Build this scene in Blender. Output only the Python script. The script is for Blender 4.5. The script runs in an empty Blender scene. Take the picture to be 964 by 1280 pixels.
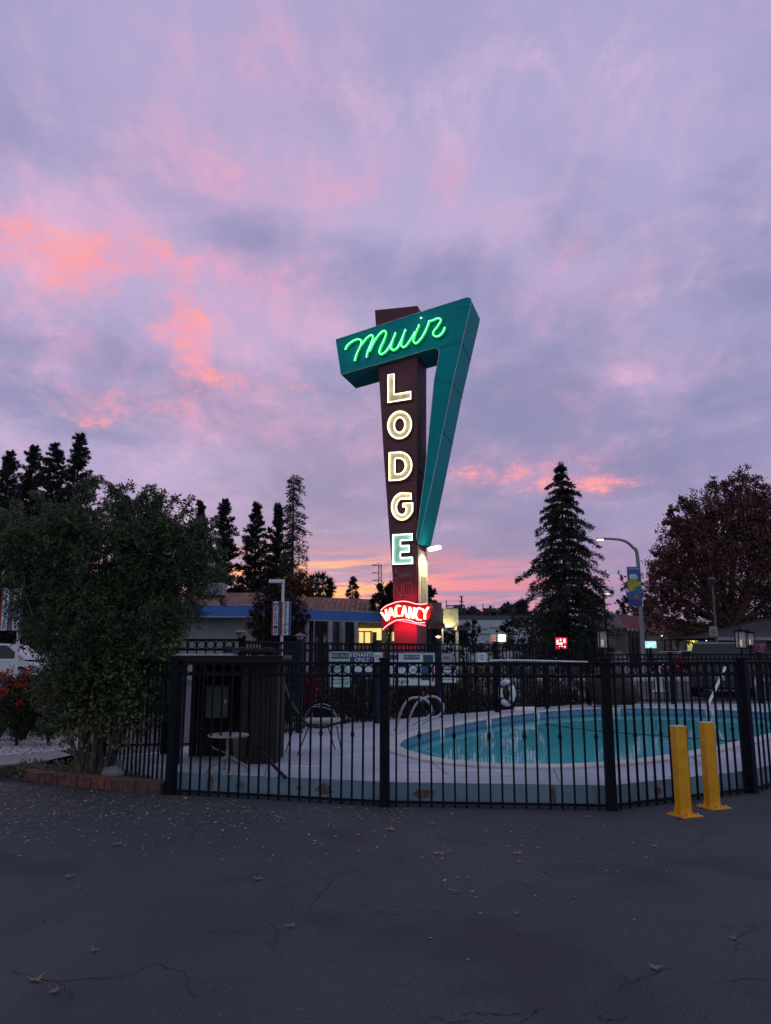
import bpy, bmesh, math, random
import numpy as np
from mathutils import Vector, Matrix
R = math.radians
random.seed(7); RNG = np.random.default_rng(7)
scene = bpy.context.scene
COL = scene.collection

# ------------------------------------------------------------------ camera
F, CX, CY, TILT, EYE = 940.0, 482.0, 640.0, R(10.4), 1.6
cT, sT = math.cos(TILT), math.sin(TILT)
def ray(px, py):
    xc = (px-CX)/F; yc = (CY-py)/F
    return Vector((xc, cT-yc*sT, sT+yc*cT))
def W(px, py, Y):                      # point seen at a pixel, at depth Y
    d = ray(px, py); return Vector((0,0,EYE)) + d*(Y/d.y)
def G(px, py, z=0.0):                  # point seen at a pixel, on height z
    d = ray(px, py); return Vector((0,0,EYE)) + d*((z-EYE)/d.z)
cam = bpy.data.cameras.new('camera'); co = bpy.data.objects.new('camera', cam); COL.objects.link(co)
co.location = (0,0,EYE); co.rotation_euler = (math.pi/2+TILT, 0, 0)
cam.sensor_fit = 'VERTICAL'; cam.sensor_height = 24.0; cam.lens = F/1280*24.0
cam.clip_start = .05; cam.clip_end = 3000
scene.camera = co

# ------------------------------------------------------------------ node helpers
class NT:
    def __init__(s, nt): s.nt = nt; s.n = nt.nodes; s.l = nt.links
    def put(s, sock, v):
        if isinstance(v, bpy.types.NodeSocket): s.l.new(v, sock)
        elif v is not None:
            try: sock.default_value = v
            except Exception: sock.default_value = tuple(v)+(1.0,)
    def m(s, op, a=None, b=None, c=None, clamp=False):
        x = s.n.new('ShaderNodeMath'); x.operation = op; x.use_clamp = clamp
        for i, v in enumerate((a, b, c)): s.put(x.inputs[i], v)
        return x.outputs[0]
    def mix(s, f, a, b, bt='MIX'):
        x = s.n.new('ShaderNodeMix'); x.data_type = 'RGBA'; x.blend_type = bt
        s.put(x.inputs[0], f); s.put(x.inputs[6], a if isinstance(a, bpy.types.NodeSocket) else tuple(a)+(1,))
        s.put(x.inputs[7], b if isinstance(b, bpy.types.NodeSocket) else tuple(b)+(1,))
        return x.outputs[2]
    def noise(s, vec, scale=5, det=4, rough=.55, dist=0, out=0):
        x = s.n.new('ShaderNodeTexNoise')
        s.put(x.inputs['Vector'], vec); x.inputs['Scale'].default_value = scale
        x.inputs['Detail'].default_value = det; x.inputs['Roughness'].default_value = rough
        x.inputs['Distortion'].default_value = dist
        return x.outputs[out]
    def ss(s, v, a, b, lo=0., hi=1.):
        x = s.n.new('ShaderNodeMapRange'); x.interpolation_type = 'SMOOTHSTEP'
        s.put(x.inputs[0], v)
        for i, q in zip((1,2,3,4), (a,b,lo,hi)): x.inputs[i].default_value = q
        return x.outputs[0]
    def xyz(s, a, b, c):
        x = s.n.new('ShaderNodeCombineXYZ')
        for i, v in enumerate((a,b,c)): s.put(x.inputs[i], v)
        return x.outputs[0]
    def co(s, which='Object'):
        return s.n.new('ShaderNodeTexCoord').outputs[which]
    def mapv(s, vec, scale=(1,1,1), loc=(0,0,0)):
        x = s.n.new('ShaderNodeMapping'); s.put(x.inputs[0], vec)
        x.inputs['Scale'].default_value = scale; x.inputs['Location'].default_value = loc
        return x.outputs[0]
    def bump(s, h, strength=.3, dist=.01):
        x = s.n.new('ShaderNodeBump'); s.put(x.inputs['Height'], h)
        x.inputs['Strength'].default_value = strength; x.inputs['Distance'].default_value = dist
        return x.outputs[0]

MATS = {}
def newmat(name):
    m = bpy.data.materials.new(name); m.use_nodes = True
    t = NT(m.node_tree); b = t.n['Principled BSDF']
    return m, t, b
def mat(name, col, rough=.6, metal=0., var=.25, scale=6., bump=.0, bscale=40., dirt=None, spec=None):
    """painted / plain surface with uneven tone and roughness"""
    if name in MATS: return MATS[name]
    m, t, b = newmat(name)
    c = t.co(); n = t.noise(c, scale, 6, .6)
    lo = tuple(x*(1-var) for x in col); hi = tuple(min(1, x*(1+var)) for x in col)
    k = t.mix(t.ss(n, .3, .7), lo, hi)
    if dirt:
        n2 = t.noise(c, scale*.35, 8, .7, .5)
        k = t.mix(t.ss(n2, .52, .72, 0, .8), k, dirt)
    t.put(b.inputs['Base Color'], k)
    t.put(b.inputs['Roughness'], t.ss(n, .2, .8, max(.02, rough-.1), min(1, rough+.12)))
    b.inputs['Metallic'].default_value = metal
    if spec is not None: b.inputs['Specular IOR Level'].default_value = spec
    if bump: t.put(b.inputs['Normal'], t.bump(t.noise(c, bscale, 5, .65), bump, .01))
    MATS[name] = m; return m
def glow(name, col, s):
    if name in MATS: return MATS[name]
    m, t, b = newmat(name)
    b.inputs['Base Color'].default_value = tuple(col)+(1,)
    b.inputs['Emission Color'].default_value = tuple(col)+(1,)
    n = t.noise(t.co(), 3., 2)
    t.put(b.inputs['Emission Strength'], t.ss(n, .2, .8, s*.85, s*1.15))
    MATS[name] = m; return m
def leafmat(name, c1, c2, c3=None, rough=.55, thr=.9):
    if name in MATS: return MATS[name]
    m, t, b = newmat(name)
    g = t.n.new('ShaderNodeNewGeometry')
    rnd = g.outputs['Random Per Island']
    n = t.noise(t.co(), 1.1, 3)
    k = t.mix(rnd, c1, c2)
    k = t.mix(t.ss(n, .35, .7, 0, .5), k, c2)
    if c3: k = t.mix(t.m('GREATER_THAN', rnd, thr), k, c3)
    t.put(b.inputs['Base Color'], k); b.inputs['Roughness'].default_value = rough
    tr = t.n.new('ShaderNodeBsdfTranslucent'); t.put(tr.inputs[0], k)
    ms = t.n.new('ShaderNodeMixShader'); ms.inputs[0].default_value = .25
    t.l.new(b.outputs[0], ms.inputs[1]); t.l.new(tr.outputs[0], ms.inputs[2])
    t.l.new(ms.outputs[0], t.n['Material Output'].inputs[0])
    MATS[name] = m; return m

# ------------------------------------------------------------------ mesh builder
class MB:
    def __init__(s): s.v = []; s.f = []; s.mi = []
    def add(s, vs, fs, mi=0):
        o = len(s.v); s.v += [tuple(v) for v in vs]
        s.f += [tuple(i+o for i in f) for f in fs]; s.mi += [mi]*len(fs); return s
    def box(s, c, size, rz=0., mi=0, M=None):
        hx, hy, hz = size[0]/2, size[1]/2, size[2]/2
        vs = [Vector((x,y,z)) for z in (-hz,hz) for y in (-hy,hy) for x in (-hx,hx)]
        m = M or Matrix.Rotation(rz, 4, 'Z')
        vs = [m @ v + Vector(c) for v in vs]
        return s.add(vs, [(0,2,3,1),(4,5,7,6),(0,1,5,4),(2,6,7,3),(0,4,6,2),(1,3,7,5)], mi)
    def tube(s, pts, r, n=8, mi=0, closed=False, cap=True):
        pts = [Vector(p) for p in pts]; N = len(pts)
        if not hasattr(r, '__len__'): r = [r]*N
        tan = []
        for i in range(N):
            a = pts[(i-1) % N] if (closed or i > 0) else pts[i]
            b = pts[(i+1) % N] if (closed or i < N-1) else pts[i]
            d = b-a; tan.append(d.normalized() if d.length > 1e-9 else Vector((0,0,1)))
        up = Vector((0,0,1)) if abs(tan[0].z) < .9 else Vector((1,0,0))
        nx = tan[0].cross(up).normalized(); vs = []
        for i in range(N):
            nx = (nx - tan[i]*nx.dot(tan[i])).normalized(); ny = tan[i].cross(nx)
            for k in range(n):
                a = 2*math.pi*k/n
                vs.append(pts[i] + (nx*math.cos(a)+ny*math.sin(a))*r[i])
        fs = []
        for i in range(N if closed else N-1):
            j = (i+1) % N
            for k in range(n): fs.append((i*n+k, i*n+(k+1)%n, j*n+(k+1)%n, j*n+k))
        if cap and not closed:
            fs.append(tuple(range(n-1,-1,-1))); fs.append(tuple((N-1)*n+k for k in range(n)))
        return s.add(vs, fs, mi)
    def lathe(s, c, prof, n=16, mi=0, M=None):      # prof: (r, z) list
        vs = []; c = Vector(c)
        for r, z in prof:
            for k in range(n):
                a = 2*math.pi*k/n; v = Vector((r*math.cos(a), r*math.sin(a), z))
                if M: v = M @ v
                vs.append(v+c)
        fs = []
        for i in range(len(prof)-1):
            for k in range(n): fs.append((i*n+k, i*n+(k+1)%n, (i+1)*n+(k+1)%n, (i+1)*n+k))
        fs.append(tuple(range(n-1,-1,-1))); fs.append(tuple((len(prof)-1)*n+k for k in range(n)))
        return s.add(vs, fs, mi)
    def quad(s, a, b, c, d, mi=0): return s.add([a,b,c,d], [(0,1,2,3)], mi)
    def prism(s, outer, holes, back, mi=0, cap_back=True):
        """polygon (3D, planar, with holes) extruded by vector back"""
        bm = bmesh.new(); loops = []
        for lp in [outer]+list(holes):
            vv = [bm.verts.new(p) for p in lp]; loops.append(vv)
            for i in range(len(vv)): bm.edges.new((vv[i], vv[(i+1) % len(vv)]))
        bm.verts.index_update()
        bmesh.ops.triangle_fill(bm, use_beauty=True, use_dissolve=False, edges=bm.edges[:])
        bm.verts.index_update()
        vs = [v.co.copy() for v in bm.verts]; fs = [tuple(v.index for v in f.verts) for f in bm.faces]
        n0 = len(vs); back = Vector(back)
        fr = []
        for f in fs:
            nn = (vs[f[1]]-vs[f[0]]).cross(vs[f[2]]-vs[f[0]])
            fr.append(f if nn.dot(back) < 0 else f[::-1])
        allv = vs + [v+back for v in vs]; allf = list(fr)
        if cap_back: allf += [tuple(i+n0 for i in f[::-1]) for f in fr]
        o = 0
        for lp in loops:
            k = len(lp)
            for i in range(k):
                a, b = o+i, o+(i+1) % k; allf.append((a, b, b+n0, a+n0))
            o += k
        bm.free(); return s.add(allv, allf, mi)
    def build(s, name, mats, parent=None, smooth=False, bevel=0., recalc=True, fix=None):
        me = bpy.data.meshes.new(name); me.from_pydata(s.v, [], s.f)
        if not isinstance(mats, (list, tuple)): mats = [mats]
        for m in mats: me.materials.append(m)
        me.polygons.foreach_set('material_index', s.mi)
        if recalc:
            bm = bmesh.new(); bm.from_mesh(me); bmesh.ops.recalc_face_normals(bm, faces=bm.faces[:]); bm.to_mesh(me); bm.free()
        if smooth:
            me.polygons.foreach_set('use_smooth', [True]*len(me.polygons))
            try: me.set_sharp_from_angle(angle=R(40))
            except Exception: pass
        me.update()
        o = bpy.data.objects.new(name, me); COL.objects.link(o)
        if parent is not None:
            o.parent = parent
            o.matrix_parent_inverse = Matrix.Identity(4)
            # geometry is written in world space: keep it there
            me.transform(parent_world(parent).inverted())
        if bevel:
            b = o.modifiers.new('bevel', 'BEVEL'); b.width = bevel; b.segments = 2; b.limit_method = 'ANGLE'
        return o
def parent_world(p):
    m = p.matrix_basis.copy()
    while p.parent: p = p.parent; m = p.matrix_basis @ m
    return m
def tag(o, label=None, cat=None, group=None, kind=None):
    if label: o['label'] = label
    if cat: o['category'] = cat
    if group: o['group'] = group
    if kind: o['kind'] = kind
    return o
def empty(name, loc, label, cat, group=None):
    o = bpy.data.objects.new(name, None); o.empty_display_size = .2; COL.objects.link(o)
    o.location = loc; return tag(o, label, cat, group)
def copy_tree(o, parent=None):
    c = o.copy(); COL.objects.link(c)
    if parent is not None: c.parent = parent
    for ch in [x for x in bpy.data.objects if x.parent == o]: copy_tree(ch, c)
    return c
def fastmesh(name, V, nper, mat_, parent=None):
    """V: (N*nper, 3) array of separate polygons with nper corners each"""
    V = np.asarray(V, dtype=np.float32).reshape(-1, 3); N = len(V)//nper
    me = bpy.data.meshes.new(name)
    me.vertices.add(len(V)); me.vertices.foreach_set('co', V.ravel())
    me.loops.add(len(V)); me.loops.foreach_set('vertex_index', np.arange(len(V), dtype=np.int32))
    me.polygons.add(N); me.polygons.foreach_set('loop_start', np.arange(0, len(V), nper, dtype=np.int32))
    me.polygons.foreach_set('loop_total', np.full(N, nper, dtype=np.int32))
    me.materials.append(mat_); me.update(calc_edges=True); me.validate()
    o = bpy.data.objects.new(name, me); COL.objects.link(o)
    if parent is not None:
        o.parent = parent; me.transform(parent_world(parent).inverted())
    return o
def unit(a): return a/np.maximum(np.linalg.norm(a, axis=-1, keepdims=True), 1e-9)
def leaves(C, D, L, Wd, jitter=.6, fold=.0):
    """leaf-shaped quads at C pointing roughly along D"""
    n = len(C); D = unit(D + RNG.normal(0, jitter, (n, 3)))
    S = unit(np.cross(D, RNG.normal(0, 1, (n, 3))))
    l = L*RNG.uniform(.6, 1.3, (n, 1)); w = Wd*RNG.uniform(.7, 1.25, (n, 1))
    mid = C + D*l*.45
    return np.stack([C, mid+S*w*.5, C+D*l, mid-S*w*.5], 1).reshape(-1, 3)
def text(s, u, v, org, size, mat_, name, parent, depth=.002, bold=0., align='CENTER', spacing=1.):
    """real lettering: local x -> u, local y -> v"""
    cu = bpy.data.curves.new('t', 'FONT'); cu.body = s; cu.size = size; cu.extrude = depth; cu.offset = bold
    cu.align_x = align; cu.align_y = 'CENTER'; cu.space_character = spacing; cu.resolution_u = 3
    ob = bpy.data.objects.new('t', cu); COL.objects.link(ob)
    bpy.context.view_layer.update()
    me = bpy.data.meshes.new_from_object(ob.evaluated_get(bpy.context.evaluated_depsgraph_get()))
    bpy.data.objects.remove(ob); bpy.data.curves.remove(cu)
    u = Vector(u).normalized(); v = Vector(v).normalized(); w = u.cross(v)
    M = Matrix((u, v, w)).transposed().to_4x4(); M.translation = Vector(org)
    me.transform(parent_world(parent).inverted() @ M); me.materials.clear(); me.materials.append(mat_)
    me.name = name; o = bpy.data.objects.new(name, me); COL.objects.link(o); o.parent = parent; return o
def smoothpath(pts, k=6, closed=False):
    """Catmull-Rom"""
    P = [Vector(p) for p in pts]; n = len(P); out = []
    rng = range(n if closed else n-1)
    g = (lambda i: P[i % n]) if closed else (lambda i: P[min(max(i, 0), n-1)])
    for i in rng:
        a, b, c, d = g(i-1), g(i), g(i+1), g(i+2)
        for j in range(k):
            t = j/k
            out.append(.5*((2*b)+(-a+c)*t+(2*a-5*b+4*c-d)*t*t+(-a+3*b-3*c+d)*t**3))
    if not closed: out.append(P[-1])
    return out

# ------------------------------------------------------------------ sky and sun
world = bpy.data.worlds.new('World'); scene.world = world; world.use_nodes = True
t = NT(world.node_tree)
d = t.co('Generated'); sep = t.n.new('ShaderNodeSeparateXYZ'); t.l.new(d, sep.inputs[0])
dx, dy, dz = sep.outputs
az = t.m('ARCTAN2', dx, dy); el = t.m('ARCSINE', dz)
zz = t.m('ADD', t.m('MAXIMUM', dz, 0.), .30)
plane = t.xyz(t.m('DIVIDE', dx, zz), t.m('DIVIDE', dy, zz), .37)
nA = t.noise(plane, 1.5, 9, .55, .25)
nB = t.noise(t.mapv(plane, (1,1,1), (5.2,1.7,3.1)), 3.4, 8, .58, .4)
nC = t.noise(t.mapv(plane, (1.6,1,1), (9.2,4.7,1.1)), 5.5, 8, .68, .4)
nD = t.noise(t.mapv(plane, (1,1,1), (2.2,8.7,6.1)), 22., 5, .7, .3)
soft = t.m('ADD', t.m('MULTIPLY', nA, .55), t.m('MULTIPLY', nB, .45))
def gsum(bl):
    tot = None
    for px, py, rx, ry, s in bl:
        r_ = ray(px, py).normalized(); a0 = math.atan2(r_.x, r_.y); e0 = math.asin(r_.z)
        u_ = t.m('MULTIPLY', t.m('SUBTRACT', az, a0), F/rx*math.cos(e0)); v_ = t.m('MULTIPLY', t.m('SUBTRACT', el, e0), F/ry)
        q = t.m('ADD', t.m('MULTIPLY', u_, u_), t.m('MULTIPLY', v_, v_))
        g_ = t.m('MULTIPLY', t.m('POWER', 2.718, t.m('MULTIPLY', q, -.8)), s)
        tot = g_ if tot is None else t.m('ADD', tot, g_)
    return tot
# broad light and dark swathes of the cloud deck
swath = gsum([(470,235,130,40,.13),(560,270,120,40,.10),(200,60,150,70,.10),(690,340,110,50,.10),(60,300,170,70,.10),(250,400,110,90,.10),(840,100,120,60,.04),(620,430,60,40,.03),
              (120,190,150,55,-.10),(470,100,110,60,-.05),(490,330,110,50,-.10),(90,440,130,34,-.12),(340,545,190,40,-.12),(860,370,160,60,-.08),(660,500,120,40,-.07),(300,300,50,40,-.07),(870,560,180,50,-.06),(640,160,60,80,.03)])
soft = t.m('ADD', soft, swath)
base = t.mix(t.ss(soft, .37, .66), (.245,.26,.46), (.47,.41,.66))
topf = t.ss(el, .45, .75)
base = t.mix(t.m('MULTIPLY', topf, .55), base, (.395,.36,.60))
base = t.mix(t.m('MULTIPLY', t.ss(nC, .42, .68, 0, .38), t.ss(soft, .40, .58)), base, (.66,.45,.65))
# overall dimming to the lower right, as the far cloud deck does
lowdim = t.m('MULTIPLY', t.ss(el, .55, .12), t.ss(az, -.35, .35))
base = t.mix(t.m('MULTIPLY', lowdim, .4), base, (.25,.235,.41))
lowall = t.ss(el, .30, .04)
base = t.mix(t.m('MULTIPLY', lowall, .40), base, (.33,.22,.40))
blobs = [(60,318,120,34,1.25),(205,325,55,18,1.0),(225,405,30,34,1.1),(243,460,22,40,1.2),(130,500,70,16,1.1),(110,525,30,14,.8),(330,478,90,16,.6),
         (120,420,200,120,.22),(275,208,60,34,.5),(328,72,60,40,.4),(200,60,120,60,.25),(470,232,120,24,.45),(360,357,38,22,.55),(30,560,80,14,.3),
         (690,345,85,34,.55),(560,260,160,60,.2),(790,480,60,26,.3),(640,588,95,15,1.3),(720,608,60,12,1.3),(770,600,40,8,.8),(305,597,20,12,.5),(740,300,30,30,.3),(600,505,30,26,.3),(400,545,60,12,.3)]
tot = None
for px, py, rx, ry, s in blobs:
    r_ = ray(px, py).normalized(); a0 = math.atan2(r_.x, r_.y); e0 = math.asin(r_.z)
    k = F/math.cos(e0)**0
    u_ = t.m('MULTIPLY', t.m('SUBTRACT', az, a0), F/rx*math.cos(e0)*1.0)
    v_ = t.m('MULTIPLY', t.m('SUBTRACT', el, e0), F/ry)
    q = t.m('ADD', t.m('MULTIPLY', u_, u_), t.m('MULTIPLY', v_, v_))
    g_ = t.m('MULTIPLY', t.m('POWER', 2.718, t.m('MULTIPLY', q, -.8)), s)
    tot = g_ if tot is None else t.m('ADD', tot, g_)
rag = t.m('ADD', t.m('MULTIPLY', nC, .75), t.m('MULTIPLY', nD, .35))
pm = t.ss(t.m('ADD', t.m('MULTIPLY', tot, .68), t.m('MULTIPLY', t.m('SUBTRACT', rag, .57), 3.6)), .20, 1.35)
pm = t.m('MULTIPLY', pm, t.ss(tot, .03, .6))
fine = t.ss(t.m('ADD', t.m('MULTIPLY', nD, .5), t.m('MULTIPLY', t.noise(t.mapv(plane, (1,1.3,1), (3.3,1.1,7.7)), 48., 5, .7, .4), .5)), .40, .62, .42, 1.)
wash = gsum([(90,320,200,70,.42),(245,420,90,110,.40),(160,510,150,40,.34),(290,230,90,60,.30),(180,60,120,60,.28),(330,75,60,50,.25),(480,235,130,40,.30),(360,360,70,50,.32),(690,345,110,50,.34),(640,590,150,30,.35),(790,480,120,40,.22),(560,480,120,60,.15),(420,540,90,40,.25)])
base = t.mix(t.m('MULTIPLY', t.m('MULTIPLY', wash, t.ss(nB, .38, .62, .25, 1.)), t.ss(nC, .36, .64, .35, 1.2), clamp=True), base, (.80,.38,.56))
sky = t.mix(t.m('MULTIPLY', t.m('MULTIPLY', pm, fine), .90), base, (.92,.33,.44))
hot = t.m('MULTIPLY', t.m('MULTIPLY', t.ss(rag, .56, .68), fine), t.ss(tot, .5, 1.0))
sky = t.mix(t.m('MULTIPLY', hot, .8), sky, (1.0,.37,.34))
wh = t.m('MULTIPLY', t.ss(nB, .5, .72), t.ss(nC, .45, .7))
sky = t.mix(t.m('MULTIPLY', t.m('MULTIPLY', wh, t.ss(soft, .42, .6)), .6), sky, (.74,.50,.73))
# streaks over the horizon
st = t.noise(t.xyz(t.m('MULTIPLY', az, 4.), t.m('MULTIPLY', t.m('ADD', el, t.m('MULTIPLY', az, -.03)), 46.), 2.3), 1.15, 7, .66, .6)
band = t.m('MULTIPLY', t.ss(el, .155, .075), t.ss(el, -.02, .012))
sidef = t.m('MULTIPLY', t.ss(az, -.75, -.3, .5, 1.), t.ss(az, .35, .1, .12, 1.))
bm_ = t.m('MULTIPLY', t.m('MULTIPLY', t.ss(st, .40, .58), band), sidef)
warm = t.ss(t.m('ABSOLUTE', t.m('ADD', az, .13)), .24, .03)
hc = t.mix(warm, (.86,.26,.34), (1.05,.32,.22))
sky = t.mix(t.m('MULTIPLY', bm_, .92), sky, hc)
core = t.m('MULTIPLY', t.m('MULTIPLY', t.ss(st, .47, .57), t.ss(t.m('ABSOLUTE', t.m('SUBTRACT', el, .085)), .05, .01)), warm)
sky = t.mix(t.m('MULTIPLY', core, .8), sky, (1.2,.60,.26))
ns = t.n.new('ShaderNodeTexSky'); ns.sky_type = 'NISHITA'; ns.sun_disc = False
ns.sun_elevation = R(1.5); ns.sun_rotation = R(-8); ns.air_density = 1.; ns.dust_density = 2.
rear = t.ss(dy, .12, -.45)
sky = t.mix(rear, sky, t.mix(t.ss(soft, .34, .64), (.31,.35,.46), (.40,.44,.55)))
sky = t.mix(t.ss(el, .88, 1.25, 0, .6), sky, (.30,.33,.48))
skyn = t.mix(1., sky, t.mix(1., ns.outputs[0], (.010,.010,.010), 'MULTIPLY'), 'ADD')
bg = t.n['Background']; t.put(bg.inputs[0], skyn); bg.inputs[1].default_value = 1.0
SUN = bpy.data.lights.new('sun', 'SUN'); SUN.energy = .12; SUN.angle = R(14); SUN.color = (1., .62, .55)
so = bpy.data.objects.new('sun', SUN); COL.objects.link(so)
so.rotation_euler = Vector((math.sin(R(-8))*math.cos(R(4)), math.cos(R(-8))*math.cos(R(4)), math.sin(R(4)))).to_track_quat('Z','Y').to_euler()
vs = scene.view_settings; vs.view_transform = 'Standard'; vs.look = 'None'; vs.exposure = 0; vs.gamma = 1
scene.cycles.use_denoising = True; scene.cycles.max_bounces = 8; scene.cycles.transparent_max_bounces = 16
scene.cycles.sample_clamp_indirect = 4.
# ------------------------------------------------------------------ materials
def asphalt():
    m, t, b = newmat('asphalt'); c = t.co()
    n1 = t.noise(c, .45, 6, .6); n2 = t.noise(c, 90, 4, .8); n3 = t.noise(c, 260, 2, .9)
    k = t.mix(t.ss(n1, .3, .7), (.039,.049,.060), (.058,.070,.083))
    k = t.mix(t.ss(t.noise(c, 3.2, 8, .7), .45, .75, 0, .5), k, (.066,.066,.070))
    k = t.mix(t.ss(n2, .50, .7, 0, .75), k, (.016,.017,.020))
    vg = t.n.new('ShaderNodeTexVoronoi'); vg.inputs['Scale'].default_value = 60; t.l.new(c, vg.inputs['Vector'])
    sg = t.n.new('ShaderNodeSeparateColor'); t.l.new(vg.outputs['Color'], sg.inputs[0])
    k = t.mix(t.m('MULTIPLY', t.ss(vg.outputs['Distance'], .32, .18), t.ss(sg.outputs[0], .78, .92, 0, .9)), k, (.17,.165,.165))
    k = t.mix(t.ss(n3, .62, .75, 0, .6), k, (.13,.13,.13))
    k = t.mix(t.ss(t.noise(t.mapv(c, loc=(4,2,0)), .7, 3, .5), .56, .66, 0, .5), k, (.022,.024,.028))
    k = t.mix(t.ss(t.noise(t.mapv(c, (1,.35,1), (9,5,0)), .5, 4, .6), .55, .7, 0, .4), k, (.085,.088,.098))
    # fine hair cracks where the surface is tired
    wv = t.n.new('ShaderNodeVectorMath'); wv.operation = 'ADD'
    t.l.new(c, wv.inputs[0])
    sc = t.n.new('ShaderNodeVectorMath'); sc.operation = 'SCALE'; sc.inputs['Scale'].default_value = .35
    t.l.new(t.noise(c, 2.2, 6, .7, 0, 1), sc.inputs[0]); t.l.new(sc.outputs[0], wv.inputs[1])
    vo = t.n.new('ShaderNodeTexVoronoi'); vo.feature = 'DISTANCE_TO_EDGE'; vo.inputs['Scale'].default_value = .75
    t.l.new(wv.outputs[0], vo.inputs['Vector'])
    vo2 = t.n.new('ShaderNodeTexVoronoi'); vo2.feature = 'DISTANCE_TO_EDGE'; vo2.inputs['Scale'].default_value = 3.
    t.l.new(wv.outputs[0], vo2.inputs['Vector'])
    w1 = t.ss(vo.outputs[0], .0055, .001); w2 = t.ss(vo2.outputs[0], .016, .003)
    msk = t.ss(t.noise(c, .8, 3), .46, .6); msk2 = t.ss(t.noise(t.mapv(c, loc=(7,3,1)), .6, 3), .58, .68)
    cr = t.m('MAXIMUM', t.m('MULTIPLY', w1, msk), t.m('MULTIPLY', w2, msk2))
    k = t.mix(t.m('MULTIPLY', cr, .75), k, (.012,.012,.014))
    t.put(b.inputs['Base Color'], k)
    t.put(b.inputs['Roughness'], t.ss(n2, .3, .7, .62, .9)); b.inputs['Specular IOR Level'].default_value = .35
    h = t.m('SUBTRACT', t.m('ADD', n2, t.m('MULTIPLY', n3, .6)), t.m('MULTIPLY', cr, 2.))
    t.put(b.inputs['Normal'], t.bump(h, .45, .012)); return m
ASPH = asphalt()
def concrete(name, c1, c2, stain, sc=1.):
    m, t, b = newmat(name); c = t.co()
    n1 = t.noise(c, .9*sc, 8, .65, .3); n2 = t.noise(c, 5*sc, 8, .7); n3 = t.noise(c, 120, 3, .8)
    k = t.mix(t.ss(n1, .35, .65), c1, c2)
    k = t.mix(t.ss(n2, .55, .72, 0, .45), k, stain)
    k = t.mix(t.ss(n3, .62, .75, 0, .5), k, tuple(x*.4 for x in c1))
    t.put(b.inputs['Base Color'], k); b.inputs['Roughness'].default_value = .8
    t.put(b.inputs['Normal'], t.bump(t.m('ADD', n3, n2), .35, .006)); return m
DECK = concrete('deck_concrete', (.32,.38,.44), (.46,.51,.56), (.21,.22,.25))
COPE = concrete('coping_concrete', (.46,.46,.44), (.58,.57,.55), (.30,.29,.28), 2)
CURB = concrete('curb_paint', (.17,.27,.35), (.25,.35,.43), (.30,.25,.24), 1.6)
WALK = concrete('walk_concrete', (.26,.24,.25), (.34,.31,.31), (.18,.17,.17))
IRON = mat('black_iron', (.007,.009,.015), .62, .0, .35, 9, .25, 60, dirt=(.012,.013,.017), spec=.12)
IRON2 = mat('blue_black_iron', (.02,.026,.04), .6, .0, .3, 7, .2, 60, spec=.15)
SOIL = mat('bed_soil', (.035,.025,.02), .95, 0, .5, 14, .9, 50)
BRICK = mat('red_brick', (.17,.06,.045), .85, 0, .45, 9, .7, 60, dirt=(.06,.045,.045))
BLOCK = mat('dark_block', (.11,.06,.055), .85, 0, .4, 9, .7, 60, dirt=(.05,.045,.045))
WHITE = mat('white_paint', (.72,.72,.73), .5, 0, .08, 8)
STEEL = mat('steel', (.55,.56,.58), .25, 1., .15, 12)
YELLOW = mat('yellow_paint', (.82,.36,.006), .5, 0, .12, 7, .15, 60, dirt=(.24,.11,.03))
BARK = mat('bark', (.075,.06,.05), .9, 0, .5, 8, 1., 40)
BARKD = mat('dark_bark', (.035,.028,.024), .9, 0, .4, 4, .8, 20)
GLASSD = mat('dark_glass', (.015,.018,.022), .08, 0, .2, 2)

# ------------------------------------------------------------------ pool outline (world, coping top height)
DZ, CZ, WZ = .22, .25, .115
pool_px = [(500,930),(506,935),(520,940),(560,948.5),(610,953),(660,954.5),(710,954),(760,951),(810,946),(850,940),(900,930.5),(940,921.5),(980,911),
           (1004,903),(1000,896),(975,891.5),(950,889),(900,886.5),(850,885),(800,884.3),(760,884.8),(720,886.2),(680,889),(640,893.5),(600,900),(560,908),(530,915),(509,922)]
PI_ = smoothpath([G(x, y, CZ) for x, y in pool_px], 4, True)
PI_ = [Vector((p.x, p.y, 0)) for p in PI_]
def offset(P, dd):
    n = len(P); out = []
    for i in range(n):
        a, b = P[i-1], P[(i+1) % n]; tt = (b-a).normalized(); out.append(P[i] + Vector((tt.y, -tt.x, 0))*dd)
    return out
cen = sum(PI_, Vector())/len(PI_)
sgn = 1 if (offset(PI_, .1)[0]-cen).length > (PI_[0]-cen).length else -1
PO_ = offset(PI_, .26*sgn); PG_ = offset(PI_, .2*sgn)
def at(P, z): return [Vector((p.x, p.y, z)) for p in P]
def sheet(name, outer, holes, z, m, kind='structure', depth=None, parent=None):
    b = MB()
    if depth: b.prism(at(outer, z), [at(h, z) for h in holes], (0,0,-depth))
    else:
        b.prism(at(outer, z), [at(h, z) for h in holes], (0,0,-.01), cap_back=False)
    o = b.build(name, m, parent)
    if parent is None: tag(o, kind=kind)
    return o
V2 = lambda x, y: Vector((x, y, 0))
rect = lambda x0, y0, x1, y1: [V2(x0,y0), V2(x1,y0), V2(x1,y1), V2(x0,y1)]
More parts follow.
